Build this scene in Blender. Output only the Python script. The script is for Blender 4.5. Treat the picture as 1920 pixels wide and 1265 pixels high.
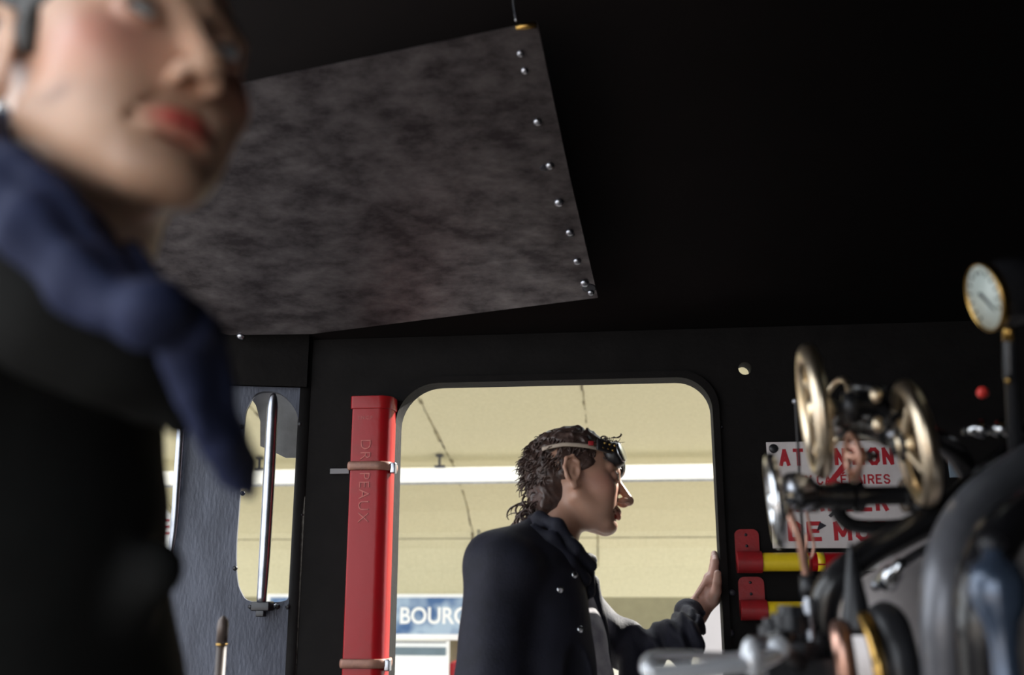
import bpy, bmesh, math, random
import numpy as np
from mathutils import Vector, Matrix
for o in list(bpy.data.objects): bpy.data.objects.remove(o)
SC = bpy.context.scene
C = SC.collection
random.seed(4)
RS = np.random.RandomState(7)

# ------------------------------------------------------------ camera, sky, sun, exposure
F = 1920*35/36; PITCH = math.radians(14.2); YAW = math.radians(6.6); HC = 1.30
cd = bpy.data.cameras.new('camera'); cam = bpy.data.objects.new('camera', cd); C.objects.link(cam)
cam.location = (0, 0, HC); cam.rotation_euler = (math.radians(90)+PITCH, 0, YAW)
cd.lens = 35; cd.sensor_width = 36; cd.clip_start = .02
cd.dof.use_dof = True; cd.dof.focus_distance = 2.75; cd.dof.aperture_fstop = 2.6
SC.camera = cam
w = bpy.data.worlds.new('sky'); SC.world = w; w.use_nodes = True
bg = w.node_tree.nodes['Background']; bg.inputs[0].default_value = (.90, .95, 1.0, 1); bg.inputs[1].default_value = 3.3
sd = bpy.data.lights.new('sun', 'SUN'); sun = bpy.data.objects.new('sun', sd); C.objects.link(sun)
SUNDIR = Vector((.50, .60, .50)).normalized()
sun.rotation_euler = SUNDIR.to_track_quat('Z', 'Y').to_euler()
sd.energy = 16; sd.angle = math.radians(.6); sd.color = (1, .95, .86)
vs = SC.view_settings; vs.view_transform = 'Standard'; vs.look = 'None'; vs.exposure = 0; vs.gamma = 1; vs.use_curve_mapping = False

# ------------------------------------------------------------ pixel -> place helpers
cP, sP, cY, sY = math.cos(PITCH), math.sin(PITCH), math.cos(YAW), math.sin(YAW)
def ray(px, py):
    u = (px-960)/F; v = (632.5-py)/F
    y = cP - v*sP; z = sP + v*cP
    return Vector((u*cY - y*sY, u*sY + y*cY, z))
def at(px, py, Y):
    r = ray(px, py); return Vector((0, 0, HC)) + r*(Y/r.y)
def atd(px, py, d): return Vector((0, 0, HC)) + ray(px, py)*d
def atx(px, py, X):
    r = ray(px, py); return Vector((0, 0, HC)) + r*(X/r.x)
def atp(px, py, p0, n):
    r = ray(px, py); return Vector((0, 0, HC)) + r*((Vector(p0)-Vector((0, 0, HC))).dot(n)/r.dot(n))
CAMR = Matrix.Rotation(YAW, 3, 'Z') @ Matrix.Rotation(math.radians(90)+PITCH, 3, 'X')
def va(px, py, s, f, up=0):
    "axis seen from the camera: s = sideways sign, f = part pointing away along the sight line"
    r = ray(px, py).normalized(); rt = r.cross(Vector((0, 0, 1))).normalized(); u = rt.cross(r)
    return (rt*s*math.sqrt(max(0, 1-f*f-up*up))+r*f+u*up).normalized()
def cdir(r, u, d): return (CAMR @ Vector((r, u, -d))).normalized()

# ------------------------------------------------------------ materials
def lin(c):
    return tuple((x/12.92 if x <= .04045 else ((x+.055)/1.055)**2.4) for x in [v/255 for v in c])
def mat(name, col, rough=.5, metal=0, var=.25, scale=8, bump=.0, bscale=60, col2=None, spec=.5, attr=False, coat=0, stretch=(1, 1, 1), detail=6, thr=(.3, .7)):
    m = bpy.data.materials.new(name); m.use_nodes = True
    nt = m.node_tree; N = nt.nodes; L = nt.links; b = N['Principled BSDF']
    tc = N.new('ShaderNodeTexCoord'); mp = N.new('ShaderNodeMapping'); mp.inputs['Scale'].default_value = stretch
    L.new(tc.outputs['Object'], mp.inputs[0])
    n = N.new('ShaderNodeTexNoise'); n.inputs['Scale'].default_value = scale; n.inputs['Detail'].default_value = detail; n.inputs['Roughness'].default_value = .65
    L.new(mp.outputs[0], n.inputs[0])
    cr = N.new('ShaderNodeValToRGB'); cr.color_ramp.elements[0].position = thr[0]; cr.color_ramp.elements[1].position = thr[1]
    c2 = col2 or tuple(x*(1-var) for x in col)
    cr.color_ramp.elements[0].color = (*c2, 1); cr.color_ramp.elements[1].color = (*col, 1)
    L.new(n.outputs[0], cr.inputs[0])
    if attr:
        a = N.new('ShaderNodeAttribute'); a.attribute_name = 'Col'
        mx = N.new('ShaderNodeMix'); mx.data_type = 'RGBA'; mx.blend_type = 'MULTIPLY'; mx.inputs[0].default_value = 1
        L.new(a.outputs[0], mx.inputs[6]); L.new(cr.outputs[0], mx.inputs[7]); L.new(mx.outputs[2], b.inputs['Base Color'])
    else: L.new(cr.outputs[0], b.inputs['Base Color'])
    b.inputs['Roughness'].default_value = rough; b.inputs['Metallic'].default_value = metal
    b.inputs['Specular IOR Level'].default_value = spec; b.inputs['Coat Weight'].default_value = coat
    if bump:
        n2 = N.new('ShaderNodeTexNoise'); n2.inputs['Scale'].default_value = bscale; n2.inputs['Detail'].default_value = 4
        L.new(mp.outputs[0], n2.inputs[0])
        bp = N.new('ShaderNodeBump'); bp.inputs['Strength'].default_value = bump; bp.inputs['Distance'].default_value = .003
        L.new(n2.outputs[0], bp.inputs['Height']); L.new(bp.outputs[0], b.inputs['Normal'])
    return m
def emi(name, col, s):
    m = bpy.data.materials.new(name); m.use_nodes = True; b = m.node_tree.nodes['Principled BSDF']
    b.inputs['Base Color'].default_value = (*col, 1); b.inputs['Emission Color'].default_value = (*col, 1); b.inputs['Emission Strength'].default_value = s
    return m
M = {}
M['black'] = mat('black_paint', (.005, .0045, .005), .8, spec=.12, var=.35, scale=9, bump=.25, bscale=40)
M['wallblack'] = mat('wall_black_paint', (.009, .008, .008), .75, spec=.10, var=.4, scale=14, bump=.4, bscale=70)
M['roof'] = mat('roof_soot', (.006, .0042, .0045), .9, var=.4, scale=5, spec=.15)
M['panel'] = mat('sooty_steel', (.19, .17, .175), .44, .75, scale=11, col2=(.055, .046, .05), bump=.5, bscale=30, stretch=(1, 1.6, 1.6), detail=12, spec=.3, thr=(.36, .68))
M['sheet'] = mat('blue_grey_sheet', (.10, .11, .145), .42, .3, scale=6, col2=(.05, .055, .075), bump=.3, bscale=50, stretch=(3, 3, 1))
M['red'] = mat('red_enamel', (.30, .006, .010), .30, scale=12, col2=(.24, .014, .012), bump=.2, bscale=40, spec=.28, thr=(.25, .5))
M['redplate'] = mat('red_plate', (.28, .012, .016), .4, scale=30, col2=(.19, .016, .018), bump=.3, bscale=90, thr=(.25, .55))
M['strap'] = mat('rusty_strap', (.33, .16, .11), .45, .2, scale=40, col2=(.18, .09, .07), bump=.2)
M['chrome'] = mat('chrome', (.80, .83, .88), .16, 1, var=.15, scale=20)
M['steel'] = mat('worn_steel', (.52, .54, .60), .3, 1, var=.4, scale=20)
M['brass'] = mat('worn_brass', (.83, .66, .42), .30, 1, scale=14, col2=(.70, .60, .48), bump=.1)
M['gold'] = mat('brass_fitting', (.55, .34, .10), .25, 1, var=.3, scale=20)
M['copper'] = mat('copper_pipe', (.72, .42, .33), .35, 1, var=.35, scale=20)
M['iron'] = mat('oily_iron', (.03, .031, .036), .32, .3, var=.4, scale=20, bump=.2)
M['casing'] = mat('boiler_casing', (.50, .46, .46), .38, .35, var=.35, scale=8, bump=.2, bscale=18)
M['pipe'] = mat('black_pipe', (.013, .013, .015), .25, 0, var=.3, scale=20, coat=.3)
M['greypipe'] = mat('grey_lagged_pipe', (.17, .175, .20), .34, .35, var=.35, scale=12, bump=.2, bscale=30)
M['cream'] = mat('cream_canopy', (.60, .555, .375), .8, scale=45, col2=(.50, .46, .30), bump=.3, bscale=90, thr=(.3, .7), detail=9)
M['creamdark'] = mat('shade_dark_cream', (.15, .138, .085), .8, var=.2, scale=8)  # cream darkened to paint in the under-canopy shade; the post shares it
M['white'] = mat('white_enamel', (.83, .83, .80), .4, var=.08, scale=6)
M['enamel'] = mat('sign_enamel', (.66, .62, .62), .35, scale=9, col2=(.52, .47, .47), bump=.1, thr=(.2, .6))
M['signred'] = mat('sign_red', (.46, .02, .03), .4, scale=40, col2=(.34, .02, .03))
M['signblue'] = mat('faded_blue_sign', (.33, .43, .53), .5, scale=3.2, col2=(.035, .10, .24), thr=(.42, .60), detail=2)
M['slate'] = mat('slate_band', (.13, .18, .21), .6, var=.2)
M['yellow'] = mat('yellow_tube', (.80, .58, .02), .35, var=.12, scale=30)
M['darkink'] = mat('dark_ink', (.02, .02, .03), .5)
M['seam'] = mat('dirty_seam', (.30, .26, .15), .9, scale=6, col2=(.06, .05, .04), thr=(.40, .60))
M['concrete'] = mat('platform_asphalt', (.45, .43, .40), .9, var=.25, scale=5)
M['ballast'] = mat('ballast', (.42, .37, .33), .95, var=.5, scale=30, bump=.6)
M['glass'] = mat('dusty_pane', (.22, .22, .22), .5, 0, var=.3, scale=20)
M['skin'] = mat('skin', (1, 1, 1), .42, scale=60, var=.06, attr=True, bump=.08, bscale=220, spec=.45)
for nm in ('skin',):
    b = M[nm].node_tree.nodes['Principled BSDF']; b.inputs['Subsurface Weight'].default_value = .15
    b.inputs['Subsurface Radius'].default_value = (1, .35, .2); b.inputs['Subsurface Scale'].default_value = .006
M['bright'] = mat('sun_glare_steel', (.86, .90, .97), .26, .35, var=.12, scale=20)  # pale diffuse colour stands in for sun glare on the chrome handle
M['hair'] = mat('dark_brown_hair', (.085, .050, .040), .40, scale=70, col2=(.030, .018, .016), bump=.3, bscale=150)
M['hairblack'] = mat('black_hair', (.03, .024, .02), .5, scale=60, var=.5)
M['navy'] = mat('navy_wool', (.013, .0135, .026), .75, scale=25, col2=(.006, .0065, .013), bump=.35, bscale=260, spec=.35)
M['coat'] = mat('black_wool', (.008, .0085, .0085), .85, scale=25, var=.4, bump=.2, bscale=200, spec=.2)
M['scarf'] = mat('blue_neckerchief', (.027, .036, .092), .75, scale=16, col2=(.013, .018, .050), bump=.4, bscale=40, spec=.3)
M['shirt'] = mat('grey_shirt', (.62, .60, .62), .8, scale=12, col2=(.25, .24, .28), bump=.3, bscale=60)
M['eye'] = mat('eyeball', (1, 1, 1), .08, var=.02, attr=True)
M['leather'] = mat('black_leather', (.02, .018, .02), .35, var=.3)
M['tan'] = mat('tan_strap', (.42, .34, .27), .7, var=.2, scale=40)
M['tube'] = emi('lit_tube_trunking', (1, .98, .9), .35)
M['planks'] = mat('worn_floor_planks', (.15, .13, .11), .7, scale=6, var=.4, stretch=(1, 6, 1), bump=.3)
M['trouser'] = mat('dark_trousers', (.015, .016, .022), .85, var=.3)

# ------------------------------------------------------------ object helpers
def link(name, me, m=None, parent=None, smooth=False):
    o = bpy.data.objects.new(name, me); C.objects.link(o)
    if m: me.materials.append(M[m] if isinstance(m, str) else m)
    if parent: o.parent = parent
    if smooth: me.shade_smooth()
    return o
def recenter(o):
    "put a top-level mesh's origin at its base"
    vs_ = [v.co for v in o.data.vertices]
    mn = Vector((sum(v.x for v in vs_)/len(vs_), sum(v.y for v in vs_)/len(vs_), min(v.z for v in vs_)))
    o.data.transform(Matrix.Translation(-mn)); o.location = mn; return o
def tag(o, label, cat, group=None, kind=None):
    o['label'] = label; o['category'] = cat
    if group: o['group'] = group
    if kind: o['kind'] = kind
    return o
class Thing:
    "an empty at the thing's base; parts are given in world space"
    def __init__(s, name, label, cat, loc, group=None):
        s.e = bpy.data.objects.new(name, None); C.objects.link(s.e); s.e.location = loc; s.e.empty_display_size = .02
        tag(s.e, label, cat, group); s.l = Vector(loc)
    def part(s, name, bm, m, parent=None, smooth=True, label=None):
        me = bm if isinstance(bm, bpy.types.Mesh) else tomesh(name, bm)
        me.transform(Matrix.Translation(-s.l))
        o = link(name, me, m, parent or s.e, smooth)
        if label: o['label'] = label
        return o
def tomesh(name, bm):
    me = bpy.data.meshes.new(name); bmesh.ops.recalc_face_normals(bm, faces=bm.faces); bm.to_mesh(me); bm.free(); return me
def autosmooth(o, ang=40):
    me = o.data; me.shade_smooth()
    try: me.set_sharp_from_angle(angle=math.radians(ang))
    except Exception: pass
    return o
def box(bm, c, s, R=None, bev=0):
    r = bmesh.ops.create_cube(bm, size=1)
    vs_ = r['verts']
    for v in vs_: v.co = Vector((v.co.x*s[0], v.co.y*s[1], v.co.z*s[2]))
    if bev:
        es = list({e for v in vs_ for e in v.link_edges})
        rr = bmesh.ops.bevel(bm, geom=es, offset=bev, segments=2, affect='EDGES', profile=.6); vs_ = list({v for f in rr['faces'] for v in f.verts} | {v for v in vs_ if v.is_valid})
    for v in vs_:
        if R: v.co = R @ v.co
        v.co += Vector(c)
    return bm
def BM(): return bmesh.new()
def smoothpts(pts, n=6, closed=False):
    P = [Vector(p) for p in pts]
    if len(P) < 3: return P
    out = []; N = len(P)
    rng = range(N) if closed else range(N-1)
    for i in rng:
        a, b, c, d = (P[(i-1) % N] if (closed or i) else P[0]), P[i], P[(i+1) % N], (P[(i+2) % N] if (closed or i+2 < N) else P[-1])
        for k in range(n):
            t = k/n
            out.append(.5*((2*b)+(c-a)*t+(2*a-5*b+4*c-d)*t*t+(-a+3*b-3*c+d)*t**3))
    if not closed: out.append(P[-1])
    return out
def tube(bm, pts, r, seg=12, closed=False, smooth=6, flat=1.0, up=None):
    "r: number or list (per control point)"
    n0 = len(pts); P = smoothpts(pts, smooth, closed); n = len(P)
    def rad(i):
        if not isinstance(r, (list, tuple)): return r
        t = i/(n-1)*(n0-1); k = min(int(t), n0-2); f = t-k; return r[k]*(1-f)+r[k+1]*f
    rings = []; prev = None
    for i, p in enumerate(P):
        a = P[(i-1) % n] if (closed or i > 0) else P[i]; b = P[(i+1) % n] if (closed or i < n-1) else P[i]
        t = (b-a).normalized() if (b-a).length > 1e-9 else Vector((0, 0, 1))
        if prev is None:
            u = up if up is not None else (Vector((0, 0, 1)) if abs(t.z) < .9 else Vector((1, 0, 0)))
        else: u = prev
        u = (u - t*u.dot(t)).normalized(); prev = u; s = t.cross(u)
        rr = rad(i)
        rings.append([bm.verts.new(p+(u*math.cos(2*math.pi*k/seg)+s*math.sin(2*math.pi*k/seg)*flat)*rr) for k in range(seg)])
    m = n if closed else n-1
    for i in range(m):
        A, B = rings[i], rings[(i+1) % n]
        for k in range(seg): bm.faces.new((A[k], A[(k+1) % seg], B[(k+1) % seg], B[k]))
    if not closed: bm.faces.new(rings[0][::-1]); bm.faces.new(rings[-1])
    return bm
def lathe(bm, prof, o, ax, seg=28, cap=True):
    "prof: (radius, distance along axis)"
    ax = Vector(ax).normalized(); u = (Vector((0, 0, 1)) if abs(ax.z) < .9 else Vector((1, 0, 0))); u = (u-ax*u.dot(ax)).normalized(); s = ax.cross(u); o = Vector(o)
    rings = [[bm.verts.new(o+ax*h+(u*math.cos(2*math.pi*k/seg)+s*math.sin(2*math.pi*k/seg))*max(r, 1e-5)) for k in range(seg)] for r, h in prof]
    for A, B in zip(rings, rings[1:]):
        for k in range(seg): bm.faces.new((A[k], A[(k+1) % seg], B[(k+1) % seg], B[k]))
    if cap: bm.faces.new(rings[0][::-1]); bm.faces.new(rings[-1])
    return bm
def torus(bm, c, ax, R_, r, seg=48, rs=14):
    ax = Vector(ax).normalized(); u = Vector((0, 0, 1)) if abs(ax.z) < .9 else Vector((1, 0, 0)); u = (u-ax*u.dot(ax)).normalized(); s = ax.cross(u)
    return tube(bm, [Vector(c)+(u*math.cos(2*math.pi*k/seg)+s*math.sin(2*math.pi*k/seg))*R_ for k in range(seg)], r, rs, True, 1, up=ax)
def ball(bm, c, r, s=(1, 1, 1)):
    rr = bmesh.ops.create_uvsphere(bm, u_segments=20, v_segments=12, radius=r)
    for v in rr['verts']: v.co = Vector((v.co.x*s[0], v.co.y*s[1], v.co.z*s[2]))+Vector(c)
    return bm
def prism(bm, poly, off):
    "closed solid from a planar polygon of world points pushed by off"
    a = [bm.verts.new(Vector(p)) for p in poly]; b = [bm.verts.new(Vector(p)+Vector(off)) for p in poly]
    bm.faces.new(a); bm.faces.new(b[::-1]); n = len(a)
    for i in range(n): bm.faces.new((a[i], b[i], b[(i+1) % n], a[(i+1) % n]))
    return bm
def plate(loops, thick, mw, bevel=0):
    "flat plate with holes: loops of 2D points, matrix mw maps (x,y,0) to world"
    cu = bpy.data.curves.new('plate', 'CURVE'); cu.dimensions = '2D'; cu.fill_mode = 'BOTH'; cu.extrude = thick/2; cu.bevel_depth = bevel
    for lp in loops:
        sp = cu.splines.new('POLY'); sp.points.add(len(lp)-1); sp.use_cyclic_u = True
        for p, q in zip(sp.points, lp): p.co = (q[0], q[1], 0, 1)
    o = bpy.data.objects.new('plate', cu); C.objects.link(o); bpy.context.view_layer.update()
    me = bpy.data.meshes.new_from_object(o.evaluated_get(bpy.context.evaluated_depsgraph_get()))
    bpy.data.objects.remove(o); me.transform(mw); me.materials.clear()
    return me
def text(s, size, mw, ext=.0006, off=0, sx=1, align='LEFT', sp=1):
    cu = bpy.data.curves.new('lettering', 'FONT'); cu.body = s; cu.size = size; cu.extrude = ext; cu.offset = off; cu.align_x = align; cu.space_character = sp
    o = bpy.data.objects.new('lettering', cu); C.objects.link(o); bpy.context.view_layer.update()
    me = bpy.data.meshes.new_from_object(o.evaluated_get(bpy.context.evaluated_depsgraph_get()))
    bpy.data.objects.remove(o); me.transform(mw @ Matrix.Diagonal((sx, 1, 1, 1))); me.materials.clear()
    return me
def rrect(x0, x1, y0, y1, r, n=10):
    "rounded rectangle; r = radii (bl, br, tr, tl)"
    if not isinstance(r, (list, tuple)): r = (r,)*4
    out = []
    for (cx, cy, a0, rr) in ((x0+r[0], y0+r[0], 180, r[0]), (x1-r[1], y0+r[1], 270, r[1]), (x1-r[2], y1-r[2], 0, r[2]), (x0+r[3], y1-r[3], 90, r[3])):
        for k in range(n+1):
            a = math.radians(a0+90*k/n); out.append((cx+rr*math.cos(a), cy+rr*math.sin(a)))
    return out
def basis(o, x, y, z):
    m = Matrix.Identity(4)
    for i, v in enumerate((x, y, z)):
        for j in range(3): m[j][i] = v[j]
    for j in range(3): m[j][3] = o[j]
    return m
# ------------------------------------------------------------ implicit surfaces (surface nets)
def ell(p, c, r):
    q = p-np.array(c); r = np.array(r, float); k0 = np.sqrt(((q/r)**2).sum(-1)); k1 = np.sqrt(((q/r**2)**2).sum(-1))+1e-9
    return k0*(k0-1)/k1
def cap(p, a, b, ra, rb=None):
    rb = ra if rb is None else rb
    a = np.array(a, float); b = np.array(b, float); d = b-a
    t = np.clip(((p-a)@d)/(d@d+1e-12), 0, 1)
    return np.sqrt(((p-a-t[..., None]*d)**2).sum(-1))-(ra+(rb-ra)*t)
def smin(a, b, k):
    h = np.clip(.5+.5*(b-a)/k, 0, 1); return b*(1-h)+a*h-k*h*(1-h)
def smax(a, b, k): return -smin(-a, -b, k)
_D = RS.normal(size=(24, 3)); _D /= np.linalg.norm(_D, axis=1)[:, None]; _PH = RS.uniform(0, 6.28, 24)
def wob(p, f, n=10, s=0):
    r = 0
    for i in range(s, s+n): r = r+np.sin((p@_D[i % 24])*f*(.7+.06*(i % 11))+_PH[i % 24])
    return r/math.sqrt(n)
def nets(name, f, lo, hi, h, colf=None):
    lo = np.array(lo, float); hi = np.array(hi, float); n = np.ceil((hi-lo)/h).astype(int)+1
    g = np.stack(np.meshgrid(*[lo[i]+h*np.arange(n[i]) for i in range(3)], indexing='ij'), -1).astype(np.float32)
    V = np.empty(n, np.float32)
    for i in range(0, n[0], 24): V[i:i+24] = f(g[i:i+24])
    V[0] = V[-1] = .01; V[:, 0] = V[:, -1] = .01; V[:, :, 0] = V[:, :, -1] = .01
    m = n-1; S = np.zeros((*m, 3)); K = np.zeros(m)
    sgn = V < 0
    def sl(a, d):
        return tuple(slice(a[i], a[i]+m[i]) for i in range(3))
    for ax in range(3):
        o1, o2 = [i for i in range(3) if i != ax]
        for d1 in (0, 1):
            for d2 in (0, 1):
                a = [0, 0, 0]; a[o1] = d1; a[o2] = d2; b = list(a); b[ax] = 1
                A = V[sl(a, 0)]; B = V[sl(b, 0)]; cr = (A < 0) != (B < 0)
                t = np.where(cr, A/(A-B+1e-20), 0)
                off = np.zeros((*m, 3)); off[..., ax] = t; off[..., o1] = d1; off[..., o2] = d2
                S += off*cr[..., None]; K += cr
    act = K > 0; idx = -np.ones(m, int); idx[act] = np.arange(act.sum())
    cells = np.argwhere(act); co = lo+h*(cells+S[act]/K[act][:, None])
    quads = []
    for ax in range(3):
        o1, o2 = [(1, 2), (2, 0), (0, 1)][ax]
        s0 = [slice(1, m[i]) for i in range(3)]; s0[ax] = slice(0, m[ax])
        s1 = list(s0); s1[ax] = slice(1, m[ax]+1)
        A = sgn[tuple(s0)]; B = sgn[tuple(s1)]
        for flip, mask in ((False, A & ~B), (True, ~A & B)):
            e = np.argwhere(mask)
            if not len(e): continue
            st = np.array([1, 1, 1]); st[ax] = 0; e = e+st
            d1 = np.zeros(3, int); d1[o1] = 1; d2 = np.zeros(3, int); d2[o2] = 1
            q = np.stack([idx[tuple((e-d1-d2).T)], idx[tuple((e-d2).T)], idx[tuple(e.T)], idx[tuple((e-d1).T)]], 1)
            quads.append(q[:, ::-1] if flip else q)
    Q = np.concatenate(quads); Q = Q[(Q >= 0).all(1)]
    me = bpy.data.meshes.new(name); me.vertices.add(len(co)); me.vertices.foreach_set('co', co.astype(np.float32).ravel())
    me.loops.add(Q.size); me.loops.foreach_set('vertex_index', Q.ravel().astype(np.int32))
    me.polygons.add(len(Q)); me.polygons.foreach_set('loop_start', np.arange(0, Q.size, 4, dtype=np.int32))
    me.update(calc_edges=True); me.validate()
    if colf is not None:
        ca = me.color_attributes.new('Col', 'FLOAT_COLOR', 'POINT'); cc = np.ones((len(co), 4)); cc[:, :3] = colf(co); ca.data.foreach_set('color', cc.astype(np.float32).ravel())
    return me

#@@ SETTING
# ============================================================ outside: platform, canopy, sign
WY = 2.40                                  # inner face of the cab's side wall
def struct(name, me, m, smooth=False):
    o = link(name, me if isinstance(me, bpy.types.Mesh) else tomesh(name, me), m, None, smooth); o['kind'] = 'structure'; return o
b = BM(); box(b, (0, 24, -1.25), (60, 41.2, .3)); struct('floor_platform', b, 'concrete')
b = BM(); box(b, (0, -8, -1.95), (60, 23, .3)); struct('floor_trackbed', b, 'ballast')
prof = [(5.35, 2.84), (6.0, 2.68), (7.0, 2.47), (8.02, 2.27), (8.06, 2.235), (8.42, 2.12), (8.75, 1.97), (9.0, 1.80), (9.12, 1.66), (9.17, 1.50), (9.18, 1.235)]
ins = [(5.35, 3.15), (9.45, 2.6), (9.45, 1.235)]
b = BM(); ring = prof+ins[::-1]
A = [b.verts.new((-9, y, z)) for y, z in ring]; B = [b.verts.new((9, y, z)) for y, z in ring]
n = len(ring)
for i in range(n): b.faces.new((A[i], A[(i+1) % n], B[(i+1) % n], B[i]))
b.faces.new(A[::-1]); b.faces.new(B)
cn = struct('ceiling_canopy', b, 'cream')
# dirty construction joints in the canopy, thin strips of staining with their own shape
def pY(Y):
    for (y0, z0), (y1, z1) in zip(prof, prof[1:]):
        if y0 <= Y <= y1: return z0+(z1-z0)*(Y-y0)/(y1-y0)
b = BM()
for X in (-4.1, -2.62, -1.40, -.28, 1.5):
    ys = np.linspace(5.4, 9.17, 46)
    for y0, y1 in zip(ys, ys[1:]):
        w0 = random.choice([.003, .005, .008, .014]); 
        if random.random() < .12: continue
        jx = X+random.uniform(-.004, .004)
        q = [(jx-w0, y0, pY(y0)-.002), (jx+w0, y0, pY(y0)-.002), (jx+w0, y1, pY(y1)-.002), (jx-w0, y1, pY(y1)-.002)]
        b.faces.new([b.verts.new(v) for v in q])
box(b, (0, 9.045, 1.745), (17, .012, .004))
struct('trim_1', b, 'seam')
# beams and wall further back
b = BM(); box(b, (0, 12.0, 1.10), (22, .5, .62)); struct('wall_back_beam', b, 'creamdark')  # shade below the canopy is carried by the beam's darker colour
b = BM(); box(b, (0, 12.6, .70), (22, .4, .30)); struct('wall_back_fascia', b, 'cream')
b = BM(); box(b, (0, 13.0, -.3), (22, .2, 1.75)); struct('wall_back', b, 'white')
# lit trunking under the canopy, hung on small brackets
t = Thing('tube_light_trunking', 'long white lit fluorescent trunking hung under the cream canopy', 'light', (0, 7.8, 2.10))
b = BM(); box(b, (0, 7.80, 2.175), (17.6, .13, .115), bev=.008); t.part('housing', b, 'tube')
b = BM(); box(b, (0, 7.735, 2.108), (17.6, .03, .014)); t.part('rail', b, 'steel')
for px in (487, 825):
    p = at(px, 868, 7.72); b = BM(); box(b, (p.x, 7.70, 2.275), (.018, .014, .10)); box(b, (p.x, 7.72, 2.237), (.08, .05, .016)); box(b, (p.x, 7.70, 2.318), (.055, .05, .012)); t.part('hanger', b, 'darkink', smooth=False)
# station name sign, hung under the cove
SYn = 8.95
p0 = at(560, 1113, SYn); p1 = at(905, 1200, SYn); xs0, xs1, zt, zb = p0.x-.3, p1.x+.25, p0.z, p1.z
ztx = at(800, 1120, SYn).z; zbx = at(800, 1188, SYn).z
t = Thing('station_sign', 'faded blue station name sign in a white frame reading BOUR behind the leaning man', 'sign', ((xs0+xs1)/2, SYn, zb))
b = BM(); box(b, ((xs0+xs1)/2, SYn+.03, (zt+zb)/2), (xs1-xs0, .05, zt-zb), bev=.004); t.part('frame', b, 'white', smooth=False)
b = BM(); box(b, ((xs0+xs1)/2, SYn+.0, (ztx+zbx)/2), (xs1-xs0-.08, .012, ztx-zbx)); t.part('panel', b, 'signblue', smooth=False)
for hx_ in (at(695, 1150, SYn).x, at(870, 1150, SYn).x+.12):
    b = BM(); lathe(b, [(.012, zt-.01), (.012, 1.845)], (hx_, SYn+.03, 0), (0, 0, 1), 10); t.part('hanger_rod', b, 'steel')
tp = at(748, 1168, SYn-.01); ch = (at(748, 1138, SYn).z-tp.z)
XZ = lambda o: basis(o, (1, 0, 0), (0, 0, 1), (0, -1, 0))
t.part('lettering', text('BOURG', ch/.70, XZ((tp.x, SYn-.008, tp.z)), .002, off=.004, sx=.93), 'white', smooth=False)
# white timetable board with a slate band
q0 = at(700, 1201, 8.7); q1 = at(842, 1201, 8.7)
t = Thing('notice_board', 'white notice board with a slate grey band standing below the station sign', 'notice board', (q1.x-.9, 8.7, -1.1))
b = BM(); box(b, (q1.x-.9, 8.72, (q1.z-1.1)/2+.0), (1.8, .05, q1.z+1.1), bev=.006); t.part('board', b, 'white', smooth=False)
za = at(780, 1213, 8.68).z; zc = at(780, 1228, 8.68).z
b = BM(); box(b, (q1.x-.905, 8.688, (za+zc)/2), (1.76, .012, za-zc)); t.part('band', b, 'slate', smooth=False)
b = BM(); box(b, (q1.x-.905, 8.688, at(780, 1203.5, 8.68).z), (1.76, .012, .008)); t.part('shadow_gap', b, 'darkink', smooth=False)
# post, red box
p = at(851, 1202, 9.3)
b = BM(); lathe(b, [(.085, -1.1), (.085, .9), (.05, 1.13)], (p.x, 9.35, 0), (0, 0, 1)); o = recenter(link('platform_post', tomesh('platform_post', b), 'creamdark', smooth=True)); tag(o, 'beige post behind the end of the white notice board', 'post')
p = at(858, 1240, 8.9)
b = BM(); box(b, (p.x+.12, 8.9, (p.z-1.1)/2), (.34, .25, p.z+1.1), bev=.01); o = recenter(link('litter_bin', tomesh('litter_bin', b), 'red')); tag(o, 'red bin on the platform beside the white notice board', 'bin')
# pale cabinet seen under the wrist
p = at(1322, 1122, 5.6)
b = BM(); box(b, (p.x+.30, 5.72, (p.z-1.1)/2), (.66, .26, p.z+1.1), bev=.01); o = recenter(link('platform_cabinet', tomesh('platform_cabinet', b), mat('pale_grey_panel', (.44, .40, .385), .6, var=.06))); tag(o, 'pale grey platform cabinet seen below the gripping hand', 'cabinet')
# white placard with blue edge seen low in the far left opening
pa = at(283, 935, 6.2); pb = at(318, 965, 6.2); pc = at(318, 1080, 6.2); pd = at(200, 1080, 6.2); pe = at(200, 880, 6.2)
t = Thing('placard', 'white placard with red lettering seen through the far left cab opening', 'placard', (pd.x, 6.2, pd.z))
b = BM(); prism(b, [pe, pa, pb, pc, pd], (0, .04, 0)); t.part('board', b, 'white', smooth=False)
for k in range(3):
    q = at(294, 975+12*k, 6.19); b = BM(); box(b, (q.x+.03, 6.19, q.z), (.10, .006, .012)); t.part('red_line', b, 'signred', smooth=False)

# ============================================================ the cab shell
wx0 = at(737, 1000, WY).x; wx1 = at(1347, 1000, WY).x; wzt = at(1040, 714, WY).z; wzb = .93
xl = at(564, 950, WY).x
print('win', wx0, wx1, wzt, 'xl', xl)
MW = basis((0, WY+.03, 0), (1, 0, 0), (0, 0, 1), (0, -1, 0))
hole = at(1387, 686, WY)
hl = [(hole.x+.012+.0158*math.cos(a*math.pi/8), hole.z-.006+.0158*math.sin(a*math.pi/8)) for a in range(16)]
outer = [(xl, 0), (1.30, 0), (1.30, 1.92), (xl, 1.92)]
struct('wall_right', plate([outer, rrect(wx0, wx1, wzb, wzt, (.03, .03, .082, .105)), hl], .06, MW), 'wallblack')
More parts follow.
